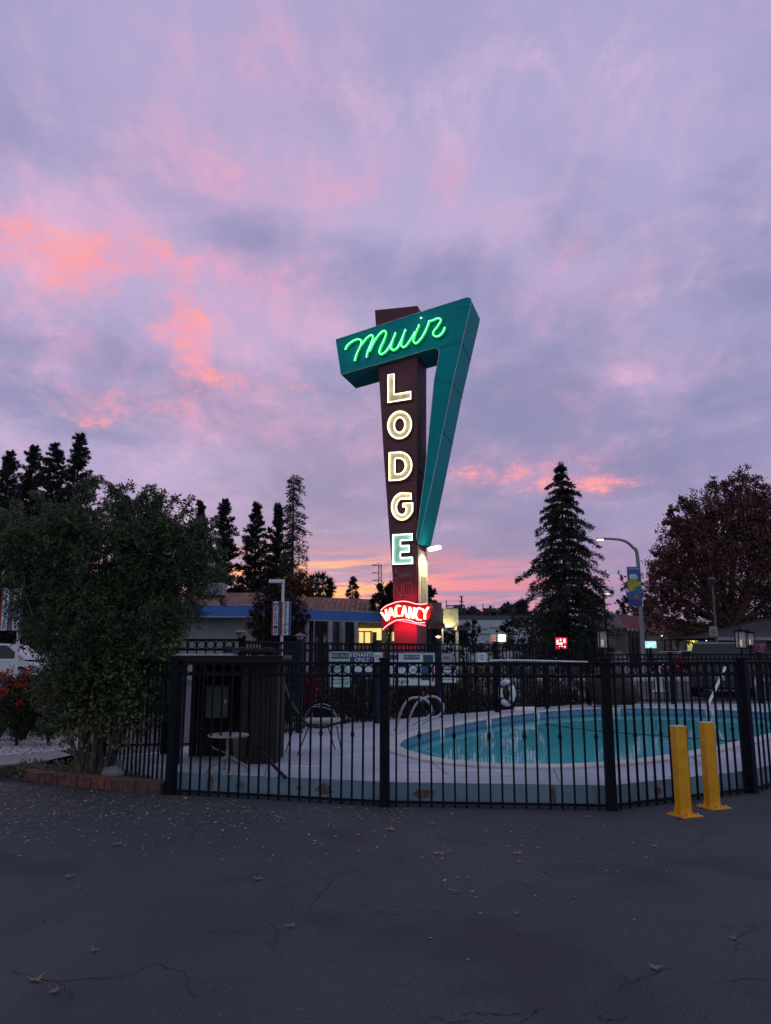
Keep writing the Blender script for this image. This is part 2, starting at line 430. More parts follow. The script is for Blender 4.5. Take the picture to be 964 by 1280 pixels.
# asphalt lot round the pool; far ground beyond it to the horizon
sheet('parking_lot', rect(-26, -12, 30, 44), [PG_], 0, ASPH)
FARG = mat('far_ground', (.06,.06,.062), .95, 0, .3, .3)
sheet('ground', rect(-1600, -400, 1600, 2400), [rect(-25.9, -11.9, 29.9, 43.9)], -.012, FARG)
ROAD = mat('road_asphalt', (.085,.083,.095), .85, 0, .2, 1., .3, 60)
sheet('street', rect(-60, 44.6, 160, 62), [], .004, ROAD)
b = MB(); b.box((48, 41.5, .06), (100, 3.2, .14)); tag(b.build('sidewalk', concrete('sidewalk_concrete', (.36,.35,.38), (.46,.44,.47), (.3,.3,.3)), bevel=.02), kind='structure')
b = MB()
for i in range(14): b.box((-20+i*6, 53.2, .010), (3, .12, .004))
tag(b.build('lane_markings', mat('road_paint', (.6,.58,.5), .7)), kind='structure')

# fence line along the near side (posts)
NP = [G(213,993), G(481,1008), G(765,1013), G(941,991)]
NP = [Vector((p.x, p.y, 0)) for p in NP]; q_ = G(1050,962); NP += [V2(q_.x, q_.y), V2(8.6,13.3), V2(10.6,16.6)]
LEFTC = V2(W(130,900,10.5).x, 10.5); LB = V2(W(300,900,10.75).x, 10.75)
FPB = [LB, V2(W(374,900,13.2).x, 13.2), V2(W(471,900,14.9).x, 14.9), V2(W(550,900,16.25).x, 16.25), V2(W(622,888,17.5).x, 17.5), V2(W(684,884,18.7).x, 18.7), V2(W(737,880,19.8).x, 19.8)]
FPR = [FPB[-1], V2(W(842,878,20.1).x, 20.1), V2(9.9,20.3), V2(12.2,20.5)]
# deck with a hole for the pool
inner = [p + Vector((.03,.14,0)) for p in NP[:4]] + [p + Vector((-.14,.1,0)) for p in NP[4:]]
dl = smoothpath(inner, 1)
deck_out = dl + [V2(12.2,20.2), FPR[1]+V2(0,.2), FPB[-1]+V2(0,.25), FPB[-2]+V2(-.1,.3), FPB[-3]+V2(-.1,.3), FPB[-4]+V2(-.1,.3), FPB[-5]+V2(-.1,.3), V2(-2.3,13.6), V2(-3.0,10.9), V2(-3.7,10.3)]
b = MB(); b.prism(at(deck_out, DZ), [at(PO_, DZ)], (0,0,-.19)); tag(b.build('pool_deck', DECK), kind='structure')
# painted curb face under the near fence
b = MB(); bk = [p + Vector((0,.07,0)) for p in dl]; fr = [p + Vector((0,-.004,0)) for p in dl]
for i in range(len(dl)-1):
    a, c = fr[i], fr[i+1]; a2, c2 = bk[i], bk[i+1]
    b.add([(a.x,a.y,.0),(c.x,c.y,.0),(c.x,c.y,DZ-.004),(a.x,a.y,DZ-.004)], [(0,1,2,3)])
tag(b.build('curb', CURB, recalc=False), kind='structure')
# saw cuts in the deck
b = MB()
for a, c in (((345,917),(470,918)),((350,940),(470,935)),((345,917),(330,975)),((560,968),(480,912)),((690,957),(700,978)),((860,943),(890,965))):
    p, q = G(*a, DZ), G(*c, DZ); dd = (q-p).normalized(); s = Vector((-dd.y, dd.x, 0))*.005
    p.z = q.z = DZ+.003; b.quad(p-s, q-s, q+s, p+s)
tag(b.build('deck_joint', mat('joint', (.12,.12,.13), .9)), kind='structure')
# pale patches (old repairs)
b = MB()
for cx, cy, rx, ry in ((600,963,.42,.05),(530,963,.3,.06),(385,958,.25,.05)):
    c = G(cx, cy, DZ+.0035)
    b.add([c+Vector((rx*math.cos(a)*random.uniform(.7,1.2), ry*math.sin(a)*random.uniform(.6,1.3), 0)) for a in np.linspace(0, 6.1, 14)], [tuple(range(14))])
tag(b.build('deck_patch', mat('patch', (.66,.66,.67), .85, 0, .2)), kind='structure')
# worn spots on the painted curb face
b = MB()
for px_, rx_, rz_ in ((405,.10,.06),(373,.04,.03),(530,.12,.05),(262,.05,.09),(300,.05,.05),(690,.03,.09),(820,.07,.04)):
    f_ = None
    for a_, c_ in zip(fr[:-1], fr[1:]):
        for k_ in range(60):
            q_ = a_.lerp(c_, k_/60); pj = CX + F*q_.x/(q_.y*cT+(.1-EYE)*sT)
            if abs(pj-px_) < 3: f_ = (q_, (c_-a_).normalized())
    if f_:
        q_, u_ = f_; nn_ = Vector((u_.y, -u_.x, 0))*.003
        b.add([q_+nn_+u_*rx_*math.cos(s_)*random.uniform(.7,1.2)+Vector((0,0,.11+rz_*math.sin(s_)*random.uniform(.7,1.2))) for s_ in np.linspace(0,6.0,14)], [tuple(range(14))])
tag(b.build('curb_stain', mat('curb_stain', (.16,.11,.11), .9, 0, .4, 20), recalc=False), kind='structure')
# pool: one thing with coping, basin, tile band, water, depth markers
pool = empty('swimming_pool', (cen.x, cen.y, 0), 'kidney shaped swimming pool of turquoise water with pale coping behind the iron fence', 'swimming pool')
b = MB(); b.prism(at(PO_, CZ), [at(PI_, CZ)], (0,0,-.1)); b.build('coping', COPE, pool, bevel=.012)
m, t, bb = newmat('plaster'); c = t.co(); n = t.noise(c, .8, 6)
t.put(bb.inputs['Base Color'], t.mix(n, (.66,.86,.90), (.78,.90,.94))); bb.inputs['Roughness'].default_value = .7; PLAS = m
b = MB(); n = len(PI_); PB = offset(PI_, -.55*sgn)
rings = [at(PI_, CZ-.16), at(PI_, -.55), at(PB, -.95)]
vs = [p for r_ in rings for p in r_]; fs = []
for k in range(2):
    for i in range(n): fs.append((k*n+i, k*n+(i+1)%n, (k+1)*n+(i+1)%n, (k+1)*n+i))
b.add(vs, fs); b.prism(at(PB, -.95), [], (0,0,-.05)); b.build('basin', PLAS, pool)
m, t, bb = newmat('tile_band'); uv = t.n.new('ShaderNodeUVMap')
s2 = t.n.new('ShaderNodeSeparateXYZ'); t.l.new(uv.outputs[0], s2.inputs[0])
u_, v_ = s2.outputs[0], s2.outputs[1]
fu = t.m('ABSOLUTE', t.m('SUBTRACT', t.m('FRACT', u_), .5)); fv = t.m('ABSOLUTE', t.m('SUBTRACT', v_, .5))
dia = t.m('GREATER_THAN', t.m('ADD', fu, fv), .36); grout = t.m('MAXIMUM', t.m('GREATER_THAN', fu, .475), t.m('GREATER_THAN', fv, .47))
k = t.mix(dia, (.10,.27,.42), (.055,.14,.26)); k = t.mix(t.ss(t.noise(t.co(), 9, 4), .4, .7, 0, .6), k, (.13,.30,.40)); k = t.mix(grout, k, (.35,.42,.45))
t.put(bb.inputs['Base Color'], k); bb.inputs['Roughness'].default_value = .25; TILE = m
me = bpy.data.meshes.new('tile_band'); P2 = offset(PI_, -.006*sgn); vs, fs, uvs = [], [], []; acc = 0
for i in range(n):
    a, c = P2[i], P2[(i+1)%n]; L = (c-a).length
    o = len(vs); vs += [(a.x,a.y,CZ-.015),(c.x,c.y,CZ-.015),(c.x,c.y,CZ-.195),(a.x,a.y,CZ-.195)]; fs.append((o,o+1,o+2,o+3))
    uvs += [(acc/.16,1),((acc+L)/.16,1),((acc+L)/.16,0),(acc/.16,0)]; acc += L
me.from_pydata(vs, [], fs); ul = me.uv_layers.new(name='UVMap')
for i, q in enumerate(uvs): ul.data[i].uv = q
me.materials.append(TILE); me.transform(parent_world(pool).inverted()); o = bpy.data.objects.new('tile_band', me); COL.objects.link(o); o.parent = pool
m, t, bb = newmat('pool_water'); t.n.remove(bb)
gl = t.n.new('ShaderNodeBsdfGlossy'); gl.inputs['Roughness'].default_value = .0; tr = t.n.new('ShaderNodeBsdfTransparent'); tr.inputs[0].default_value = (.44,.94,.92,1)
bn = t.bump(t.noise(t.mapv(t.co(), (1,.8,1)), 3.2, 3, .5), .12, .02); t.put(gl.inputs['Normal'], bn)
fz = t.n.new('ShaderNodeFresnel'); fz.inputs[0].default_value = 1.33; t.put(fz.inputs['Normal'], bn)
ms = t.n.new('ShaderNodeMixShader'); t.l.new(t.m('MULTIPLY', fz.outputs[0], .9, clamp=True), ms.inputs[0]); t.l.new(tr.outputs[0], ms.inputs[1]); t.l.new(gl.outputs[0], ms.inputs[2])
t.l.new(ms.outputs[0], t.n['Material Output'].inputs[0]); WATER = m
b = MB(); b.prism(at(offset(PI_, -.008*sgn), WZ), [], (0,0,-.002), cap_back=False); b.build('water', WATER, pool, recalc=False)
MARK = mat('marker_tile', (.72,.74,.74), .4); INK = mat('ink', (.012,.014,.03), .6); NAVY = mat('navy', (.02,.06,.18), .5)
for px, py, s_ in ((552,917.5,'3'),(672,897.5,'5'),(775,891.5,'3.5'),(893,893,'5'),(612,906,'4')):
    g = min(PI_, key=lambda p: abs(482+F*p.x/(p.y*cT+ (0-EYE)*sT)*1.0-px) + (100 if p.y < 12.5 else 0))
    i = PI_.index(g); tt = (PI_[(i+1)%n]-PI_[i-1]).normalized(); 
    if tt.x < 0: tt = -tt
    nn = Vector((tt.y, -tt.x, 0)); c = Vector((g.x, g.y, CZ-.095)) + nn*.02
    Mx = Matrix((tt, -nn, Vector((0,0,1)))).transposed().to_4x4(); b = MB()
    b.box(c, (.19, .014, .15), M=Mx); mk = b.build('depth_marker', MARK, pool)
    text(s_, tt, (0,0,1), c+nn*.009, .13, INK, 'depth_number', mk)
b = MB(); rp = smoothpath([G(x, y, WZ+.012) for x, y in ((684,905.5),(736,912.6),(796,917.5),(850,921.5),(896,925),(935,927))], 6)
b.tube(rp, .011, 6)
for p in rp[::9]: b.lathe(p, [(.0,-.04),(.03,-.03),(.035,0),(.03,.03),(0,.04)], 8)
tag(b.build('floating_rope', mat('rope_blue', (.02,.05,.08), .6), smooth=True), 'thin dark safety rope floating across the middle of the pool', 'rope')

# ------------------------------------------------------------------ iron fences
def fence(name, pts, label, base=0., height=1.46, pitch=.122, pick=.0095, postw=.09, rings=True, collar=True, mt=IRON, mtp=None, cap=True, post_first=True, mid=False, group=None, bottom=.10):
    fo = empty(name, (pts[0].x, pts[0].y, base), label, 'fence', group); n0 = 0
    z1, z2, zb = base+height, base+height-.135, base+bottom
    for i, p in enumerate(pts):
        if i == 0 and not post_first: continue
        b = MB(); rz = 0
        if i+1 < len(pts): dd = pts[i+1]-p; rz = math.atan2(dd.y, dd.x)
        elif i: dd = p-pts[i-1]; rz = math.atan2(dd.y, dd.x)
        b.box((p.x, p.y, base+(height+.04)/2-.01), (postw, postw, height+.06), rz); po = b.build('post', mtp or mt, fo, bevel=.006)
        if cap:
            b = MB(); b.box((p.x, p.y, base+height+.048), (postw+.024, postw+.024, .022), rz); b.build('post_cap', mtp or mt, po, bevel=.005)
    k = 0
    for a, c in zip(pts[:-1], pts[1:]):
        L = (c-a).length; u = (c-a)/L; rz = math.atan2(u.y, u.x)
        for z in [z1, z2, zb] + ([z2-.12] if mid else []):
            b = MB(); q = (a+c)/2; b.box((q.x, q.y, z), (L-postw, .026, .028), rz); b.build('rail', mt, fo, bevel=.003)
        n = max(2, round(L/pitch)); st = L/n
        for i in range(n):
            if i:
                q = a + u*(i*st); jit = random.uniform(-.003, .003); b = MB()
                b.box((q.x, q.y, (z1+zb)/2-.02), (pick*2, pick*2, z1-zb+.05), M=Matrix.Rotation(random.gauss(0,.0022),4,'Y') @ Matrix.Rotation(rz+random.gauss(0,.05),4,'Z'))
                pk = b.build('picket', mt, fo); k += 1
                if collar and i % 3 == 0:
                    b = MB(); b.lathe((q.x, q.y, base+height*.49), [(.011,-.035),(.019,-.03),(.013,-.02),(.026,0),(.013,.02),(.019,.03),(.011,.035)], 8)
                    b.build('collar', mt, pk, smooth=True)
            if rings:
                q = a + u*((i+.5)*st); zc = (z1+z2)/2; b = MB()
                rr = min(st/2-.010, .0525)
                b.tube([(q.x+u.x*rr*math.cos(s), q.y+u.y*rr*math.cos(s), zc+rr*math.sin(s)) for s in np.linspace(0, 2*math.pi, 18, endpoint=False)], .0075, 5, closed=True)
                b.build('ring', mt, fo, smooth=True)
    return fo
fence('iron_fence', NP[:3], 'black iron fence in front of the pool, its two wide panels nearest the camera', bottom=.045, postw=.10)
fence('iron_fence', NP[2:], 'black iron fence panels curving away behind the two yellow bollards', bottom=.045, postw=.10, post_first=False)
fence('iron_fence', [NP[0], LEFTC], 'black iron fence panel running back behind the big leafy bush', bottom=.05, post_first=False)
fence('iron_fence', [LEFTC, V2((LEFTC.x+LB.x)/2-.1, 10.62), LB], 'black iron fence with rings in front of the blue-trimmed building, left of the carriage lamp', base=DZ+.02, height=1.5, post_first=False)
fence('iron_fence', FPB[:4], 'iron fence with grey posts carrying the pool rules boards beyond the deck', base=DZ, height=1.5, mtp=IRON2, post_first=False, pitch=.12)
fence('iron_fence', FPB[3:], 'plain picket fence without rings along the far bank of the pool holding the life ring', base=DZ, height=1.5, rings=False, collar=False, mid=False, post_first=False)
fence('iron_fence', FPR, 'lower iron fence beyond the pool in front of the street on the right', base=DZ, height=1.27, collar=False, post_first=False)

# ------------------------------------------------------------------ sign
A = R(18); FU = Vector((math.cos(A), -math.sin(A), 0)); FN = Vector((-math.sin(A), -math.cos(A), 0)); FB = -FN
P0 = W(521, 750, 20.0)
def face(px, py, off=0.):
    d_ = ray(px, py); o_ = Vector((0,0,EYE)); p = P0 + FN*off
    return o_ + d_*((p-o_).dot(FN)/d_.dot(FN))
sign = empty('motel_sign', (P0.x, P0.y, 0), 'tall vintage neon motel sign with teal boomerang arm on a maroon pylon', 'neon sign')
PLUM = mat('plum_paint', (.125,.034,.050), .65, 0, .22, 1.4, .1, 30, dirt=(.05,.018,.024))
PLUMD = mat('plum_side', (.055,.022,.035), .55, 0, .25, 1.4)
TEAL = mat('teal_paint', (.002,.33,.35), .62, 0, .10, .9, .06, 20, spec=.15)
TRIM = mat('trim_white', (.55,.62,.62), .5)
top = [(468.5,387.5),(522,382),(521.3,586),(521,750),(521,808)]
lft = [(494.4,808),(491,725),(479.6,570),(472,440)]
out = [face(*p) for p in top]; lf = [face(*p) for p in lft]
out[4].z = -.1; lf[0].z = -.1
b = MB(); b.prism(out+lf, [], FB*1.0); py_ = b.build('pylon', PLUM, sign, bevel=.012)
# panel seams on the flank and front
SEAM = mat('seam', (.015,.008,.012), .7)
for y in (455, 523, 586, 690):
    p = face(521.2, y); q = p+FB*1.0; b = MB(); b.tube([p+FU*.003, q+FU*.003], .008, 4); b.build('panel_seam', SEAM, py_)
b = MB(); b.tube([face(482, 602, .003), face(521, 600, .003)], .006, 4); b.build('panel_seam', SEAM, py_)
# cream flank panel lit by the floodlight
z0, z1 = face(521,757).z, face(521,686).z; q = face(521, 720); bx_ = MB(); zc = (z0+z1)/2
Mx = Matrix((FU, FB, Vector((0,0,1)))).transposed().to_4x4()
e = Vector((q.x, q.y, zc)) + FB*.5; bx_.box(e + FU*.035, (.03, .93, z1-z0), M=Mx)
CREAM = mat('cream_panel', (.62,.52,.36), .6, 0, .25, 2.2, dirt=(.3,.22,.14))
fp = bx_.build('flank_panel', CREAM, sign, bevel=.01)
b = MB(); b.box(e + FU*.056 + Vector((0,0,-.32)), (.012, .5, .75), M=Mx); b.build('access_hatch', mat('hatch', (.34,.30,.24), .6, 0, .3, 3), fp, bevel=.006)
b = MB(); b.box(e + FU*.056 + Vector((0,0,.55)), (.014, .86, .03), M=Mx); b.build('trim_strip', mat('hatch'   , (.34,.30,.24)), fp)
# teal arm
def rnd(pts, i, r=2.5):
    return pts
tp = [(419.8,424.5),(500,398.2),(578,373.6),(584,371.8),(588,372.6),(589.6,376),(588.5,382)]
tp += [(565.5,480),(541.2,599),(523,680),(520.6,672),(532,586),(543,474),(548.8,445),(548.8,438.5),(546,435.2),(541,435.3),(500,447.2),(426.2,468.4),(424,452)]
TO = .12; to = [face(x, y, TO) for x, y in tp]
b = MB(); b.prism(to, [], FB*1.24); arm = b.build('arrow_cabinet', TEAL, sign, bevel=.015)
b = MB(); b.tube([face(x, y, TO+.008) for x, y in tp], .009, 5, closed=True); b.build('edge_trim', TRIM, arm)
b = MB(); b.tube([face(549.5,434.5,TO+.002), face(577,427,TO+.002)], .006, 4); b.tube([face(577,427,TO+.002), face(577,427,TO+.002)+FB*.01], .006, 4)
b.build('panel_seam', mat('seam2', (.002,.05,.06), .7), arm)
for x0_,y0_,x1_,y1_ in ((566.5,480,545.5,474.5),(541.5,599,531,598.5),(588,383,573.5,385)):
    b = MB(); b.tube([face(x0_,y0_,TO+.002), face(x1_,y1_,TO+.002)], .004, 4); b.build('panel_seam', MATS['seam2'], arm)
for y_ in (430,480,540,599,645):
    x_ = 588.5-(y_-382)*(588.5-523)/(680-382)-.2; p = face(x_, y_, TO); b = MB(); b.tube([p, p+FB*1.24], .006, 4); b.build('side_seam', MATS['seam2'], arm)
# green script
sx = lambda x, y: (415+x/6.427, 380+y/6.427)
strokes = [[(112,370),(125,340),(150,315),(190,290),(225,285),(241,303),(232,345),(205,400),(186,460)],
 [(205,402),(225,360),(255,310),(290,270),(325,250),(334,275),(312,335),(290,390),(283,432)],
 [(303,385),(345,300),(390,240),(425,216),(440,240),(422,295),(394,355),(386,390),(402,405),(440,380),(480,320),(505,262),(517,230)],
 [(505,262),(484,325),(480,358),(500,372),(532,350),(565,285),(597,205)],
 [(597,205),(566,300),(562,333),(580,348),(610,325),(650,265),(672,225)],
 [(706,165),(697,190),(666,265),(660,300),(678,318),(712,290),(748,235),(778,165),(784,138)],
 [(784,138),(812,134),(845,118),(872,118),(880,135),(855,178),(822,222),(820,250),(850,263),(890,236),(914,188)]]
GRP = mat('green_face', (.01,.62,.16), .5); GRN = glow('green_neon', (.16,1.,.36), 3.4)
NOFF = TO+.012
for s_ in strokes:
    P = smoothpath([Vector((*sx(*p), 0)) for p in s_], 6); lo, hi = [], []
    for i, p in enumerate(P):
        a, c = P[max(0,i-1)], P[min(len(P)-1,i+1)]; dd = (c-a).normalized(); nn = Vector((-dd.y, dd.x, 0)); lo.append(p-nn*1.7); hi.append(p+nn*1.7)
    b = MB(); vs = []
    for l_, h_ in zip(lo, hi): vs += [face(l_.x, l_.y, NOFF), face(h_.x, h_.y, NOFF), face(l_.x, l_.y, NOFF+.05), face(h_.x, h_.y, NOFF+.05)]
    fs = []
    for i in range(len(P)-1):
        o = i*4; fs += [(o+2,o+3,o+7,o+6),(o,o+4,o+6,o+2),(o+1,o+3,o+7,o+5)]
    o = (len(P)-1)*4; fs += [(0,1,3,2),(o,o+1,o+3,o+2)]
    b.add(vs, fs); sl = b.build('script_letter', GRP, arm)
    b = MB(); b.tube([face(p.x-1.1, p.y-.5, NOFF+.085) for p in P], .0125, 6); b.build('neon_tube', GRN, sl, smooth=True)
b = MB(); q = face(*sx(716,112), NOFF+.09); b.lathe(q, [(0,-.03),(.03,0),(0,.03)], 8); b.build('neon_dot', glow('pale_green', (.35,1.,.5), 4.), arm)
# L O D G E
def arc(cx, cy, rx, ry, a0, a1, n=16): return [(cx+rx*math.cos(R(a0+(a1-a0)*i/n)), cy+ry*math.sin(R(a0+(a1-a0)*i/n))) for i in range(n+1)]
GL = {  # y up, unit box
 'L': ([(0,1),(.30,1),(.30,.29),(1,.29),(1,.0),(0,0)], []),
 'O': (arc(.5,.5,.5,.5,0,360,28)[:-1], [arc(.5,.5,.185,.23,0,360,20)[:-1]]),
 'D': ([(0,0),(0,1),(.45,1)]+arc(.45,.5,.55,.5,90,-90,16)[1:], [[(.28,.26),(.28,.74),(.42,.74)]+arc(.42,.5,.26,.24,90,-90,10)[1:]]),
 'G': (arc(.5,.5,.5,.5,45,340,22)+[(.99,.56),(.56,.56),(.56,.38),(.70,.36)]+arc(.5,.5,.22,.25,-30,-315,16), []),
 'E': ([(0,0),(0,1),(1,1),(1,.76),(.42,.76),(.42,.63),(.85,.63),(.85,.38),(.42,.38),(.42,.24),(1,.24),(1,0)], [])}
GL['G'] = ([(.93,.95),(.93,.70),(.80,.72)]+arc(.52,.49,.235,.25,75,290,12)+[(.66,.33),(.66,.46),(.52,.46),(.52,.62),(1,.62),(1,.30)]+arc(.52,.5,.50,.5,-40,-285,18), [])
FACEC = mat('channel_face', (.55,.54,.40), .5, 0, .2, 5, dirt=(.22,.2,.15)); FACEE = mat('channel_face_cool', (.42,.60,.54), .5, 0, .15, 5)
WN = glow('warm_neon', (1., .88, .55), 3.6); WE = glow('cool_neon', (.72, 1., .86), 3.8); RIM = mat('channel_side', (.20,.13,.09), .5)
boxes = {'L': (484.4,465.5,514.3,501.5), 'O': (484.0,513,515.2,549.3), 'D': (486.0,564,515.6,600.8), 'G': (488.2,615,516.6,651), 'E': (490.6,667.5,516,706)}
for k, (x0, y0, x1, y1) in boxes.items():
    o_, hs = GL[k]
    pm_ = lambda u, v, off: face(x0+(x1-x0)*u, y1-(y1-y0)*v+(1-u)*2.0*(1 if k != 'E' else .6)-1.0 + (-(u-.5)*3 if k in 'L' else 0), off)
    outl = [pm_(u, v, .09) for u, v in o_]; hl = [[pm_(u, v, .09) for u, v in h] for h in hs]
    b = MB(); b.prism(outl, hl, FB*.075); le = b.build('channel_letter', FACEE if k == 'E' else FACEC, sign)
    b = MB(); rim = MB()
    for lp in [o_]+hs:
        cx, cy = .5, .5; pts = [pm_(u, v, .12) for u, v in lp]; c_ = sum(pts, Vector())/len(pts)
        rim.tube([pm_(u, v, .105) for u, v in lp], .012, 4, closed=True)
        n = len(pts); q = []
        area = sum(lp[i][0]*lp[(i+1)%n][1]-lp[(i+1)%n][0]*lp[i][1] for i in range(n)); s = 1 if area > 0 else -1
        if lp is not o_: s = -s
        for i in range(n):                       # tube sits just inside the rim
            a, c, e_ = Vector((*lp[i-1],0)), Vector((*lp[i],0)), Vector((*lp[(i+1)%n],0))
            dd = ((c-a).normalized()+(e_-c).normalized()).normalized(); q.append(c+Vector((-dd.y, dd.x, 0))*s*.035)
        b.tube([pm_(v.x, v.y, .135) for v in q], .0165, 6, closed=True)
    rim.build('letter_rim', RIM, le); b.build('neon_tube', WE if k == 'E' else WN, le, smooth=True)
# unlit tubes: Sorry / NO
vx = lambda x, y: (470+x/12.05, 700+y/12.05)
CLR = mat('dead_tube', (.22,.13,.14), .4)
dead = [[(370,112),(335,108),(300,140),(300,175),(340,205),(355,240),(320,285),(282,296)],[(385,215),(372,250),(392,268),(410,240),(390,213)],[(425,215),(420,268)],[(422,240),(445,212),(455,222)],[(470,205),(465,262)],[(467,235),(490,202),(500,212)],
        [(505,200),(500,240),(520,245),(545,190)],[(545,190),(528,260),(508,300)],
        [(275,350),(270,550)],[(275,355),(370,540)],[(385,360),(378,540)],[(480,335),(435,360),(412,430),(430,510),(480,540),(530,510),(552,430),(525,355),(480,335)]]
b = MB()
for s_ in dead: b.tube([face(p.x, p.y, .04) for p in smoothpath([Vector((*vx(*q), 0)) for q in s_], 5)], .011, 5)
b.build('unlit_neon', CLR, sign, smooth=True)
# VACANCY ribbon
rb = smoothpath([Vector((*vx(*q), 0)) for q in [(72,760),(140,700),(230,660),(310,634),(400,622),(490,630),(600,660),(690,668),(770,655)]], 4)
rr_ = [Vector((*vx(*q), 0)) for q in [(812,670),(828,720),(832,800),(815,880)]]
bt = smoothpath([Vector((*vx(*q), 0)) for q in [(740,943),(610,945),(530,915),(430,898),(320,905),(230,945),(150,1000),(100,1052)]], 4)
ROFF = .30; REDP = mat('red_paint', (.42,.006,.018), .35, 0, .1, 3)
b = MB(); b.prism([face(p.x, p.y, ROFF) for p in rb+rr_+bt], [], FB*.26); rib = b.build('ribbon', REDP, sign)
RN = glow('red_neon', (1., .06, .07), 9.); RNH = glow('red_neon_hot', (1., .23, .15), 8.)
b = MB(); b.tube([face(p.x, p.y, ROFF+.02) for p in rb], .011, 5); b.tube([face(p.x, p.y, ROFF+.02) for p in bt], .011, 5); b.build('border_tube', glow('rose_neon', (1., .35, .36), 3.), rib)
VL = {'V': ([(80,788),(125,850),(165,915)],[(165,915),(160,830),(150,742)]), 'A': ([(188,900),(205,800),(222,722)],[(222,722),(250,790),(288,862)],[(205,830),(262,822)]),
      'C': ([(368,700),(335,685),(305,715),(300,780),(325,842),(385,838)],), 'a': ([(392,850),(410,760),(430,690)],[(430,690),(450,780),(470,868)],[(408,800),(458,800)]),
      'N': ([(500,880),(505,790),(508,705)],[(508,705),(540,800),(560,885)],[(560,885),(575,800),(578,715)]), 'c': ([(680,738),(645,722),(612,760),(600,830),(625,892),(680,900)],),
      'Y': ([(700,735),(740,800)],[(790,708),(740,800),(738,895)])}
for k, ss_ in VL.items():
    b = MB(); c_ = MB()
    for s_ in ss_:
        P = smoothpath([Vector((*vx(*q), 0)) for q in s_], 4)
        c_.tube([face(p.x, p.y, ROFF+.012) for p in P], .055, 5)
        for dx_ in (-.75, .75): b.tube([face(p.x+dx_, p.y, ROFF+.08) for p in P], .017, 6)
    lt = c_.build('ribbon_letter', mat('letter_red', (.5,.02,.03), .4), rib); b.build('neon_tube', RNH, lt, smooth=True)
# red tubing tucked behind the ribbon, above and below, washing the pylon
b = MB()
b.tube([face(481,772,.16), face(532,782,.16)], .014, 6)
b.build('wash_tube', RN, sign)
for yy, en, zz_ in ((779.5, 13, -1), (750., 3.5, 1)):
    al = bpy.data.lights.new('red_neon_wash', 'AREA'); al.shape = 'RECTANGLE'; al.size = .9; al.size_y = .06; al.energy = en; al.color = (1.,.02,.06)
    ao = bpy.data.objects.new('red_neon_wash', al); COL.objects.link(ao); ao.location = face(508, yy, .27)
    ao.rotation_euler = (-(FB*.75+Vector((0,0,.8*zz_)))).to_track_quat('Z','Y').to_euler()
# floodlight on an arm beside the pylon
b = MB(); hp = face(541, 685.5, -.35); b.tube([face(522, 684, -.4), face(530,682,-.4), hp], .02, 6); fa = b.build('lamp_arm', IRON, sign)
b = MB(); b.box(hp+FU*.05, (.34,.16,.10), M=Mx@Matrix.Rotation(R(-10),4,'Y')); b.build('lamp_head', glow('flood_glow', (1.,.93,.75), 7.), fa, bevel=.03)
sp = bpy.data.lights.new('floodlight', 'SPOT'); sp.energy = 95; sp.spot_size = R(120); sp.color = (1,.84,.58); sp.shadow_soft_size = .08
spo = bpy.data.objects.new('floodlight', sp); COL.objects.link(spo); sl_ = hp+FU*.22+Vector((0,0,-.12)); spo.location = sl_
spo.rotation_euler = (sl_-(e+Vector((0,0,-.55)))).to_track_quat('Z','Y').to_euler()
# ------------------------------------------------------------------ foliage
LBUSH = leafmat('bush_leaf', (.030,.058,.028), (.072,.108,.042), (.20,.19,.07), .5, .94)
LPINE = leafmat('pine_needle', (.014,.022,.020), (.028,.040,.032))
LRED = leafmat('redwood_needle', (.017,.027,.022), (.034,.046,.034))
LMAP = leafmat('maple_leaf', (.085,.036,.038), (.16,.062,.058), (.22,.12,.08), .6, .93)
LDARK = leafmat('dark_leaf', (.010,.016,.012), (.028,.036,.022), (.05,.03,.02))
LPLUM = leafmat('plum_leaf', (.020,.017,.018), (.042,.028,.028), (.05,.03,.02))
LORG = leafmat('autumn_leaf', (.07,.03,.012), (.13,.05,.02), (.05,.05,.02))
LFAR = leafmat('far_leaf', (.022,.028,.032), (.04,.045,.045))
LHED = leafmat('hedge_leaf', (.022,.036,.02), (.065,.078,.034), (.18,.12,.06), .55, .93)

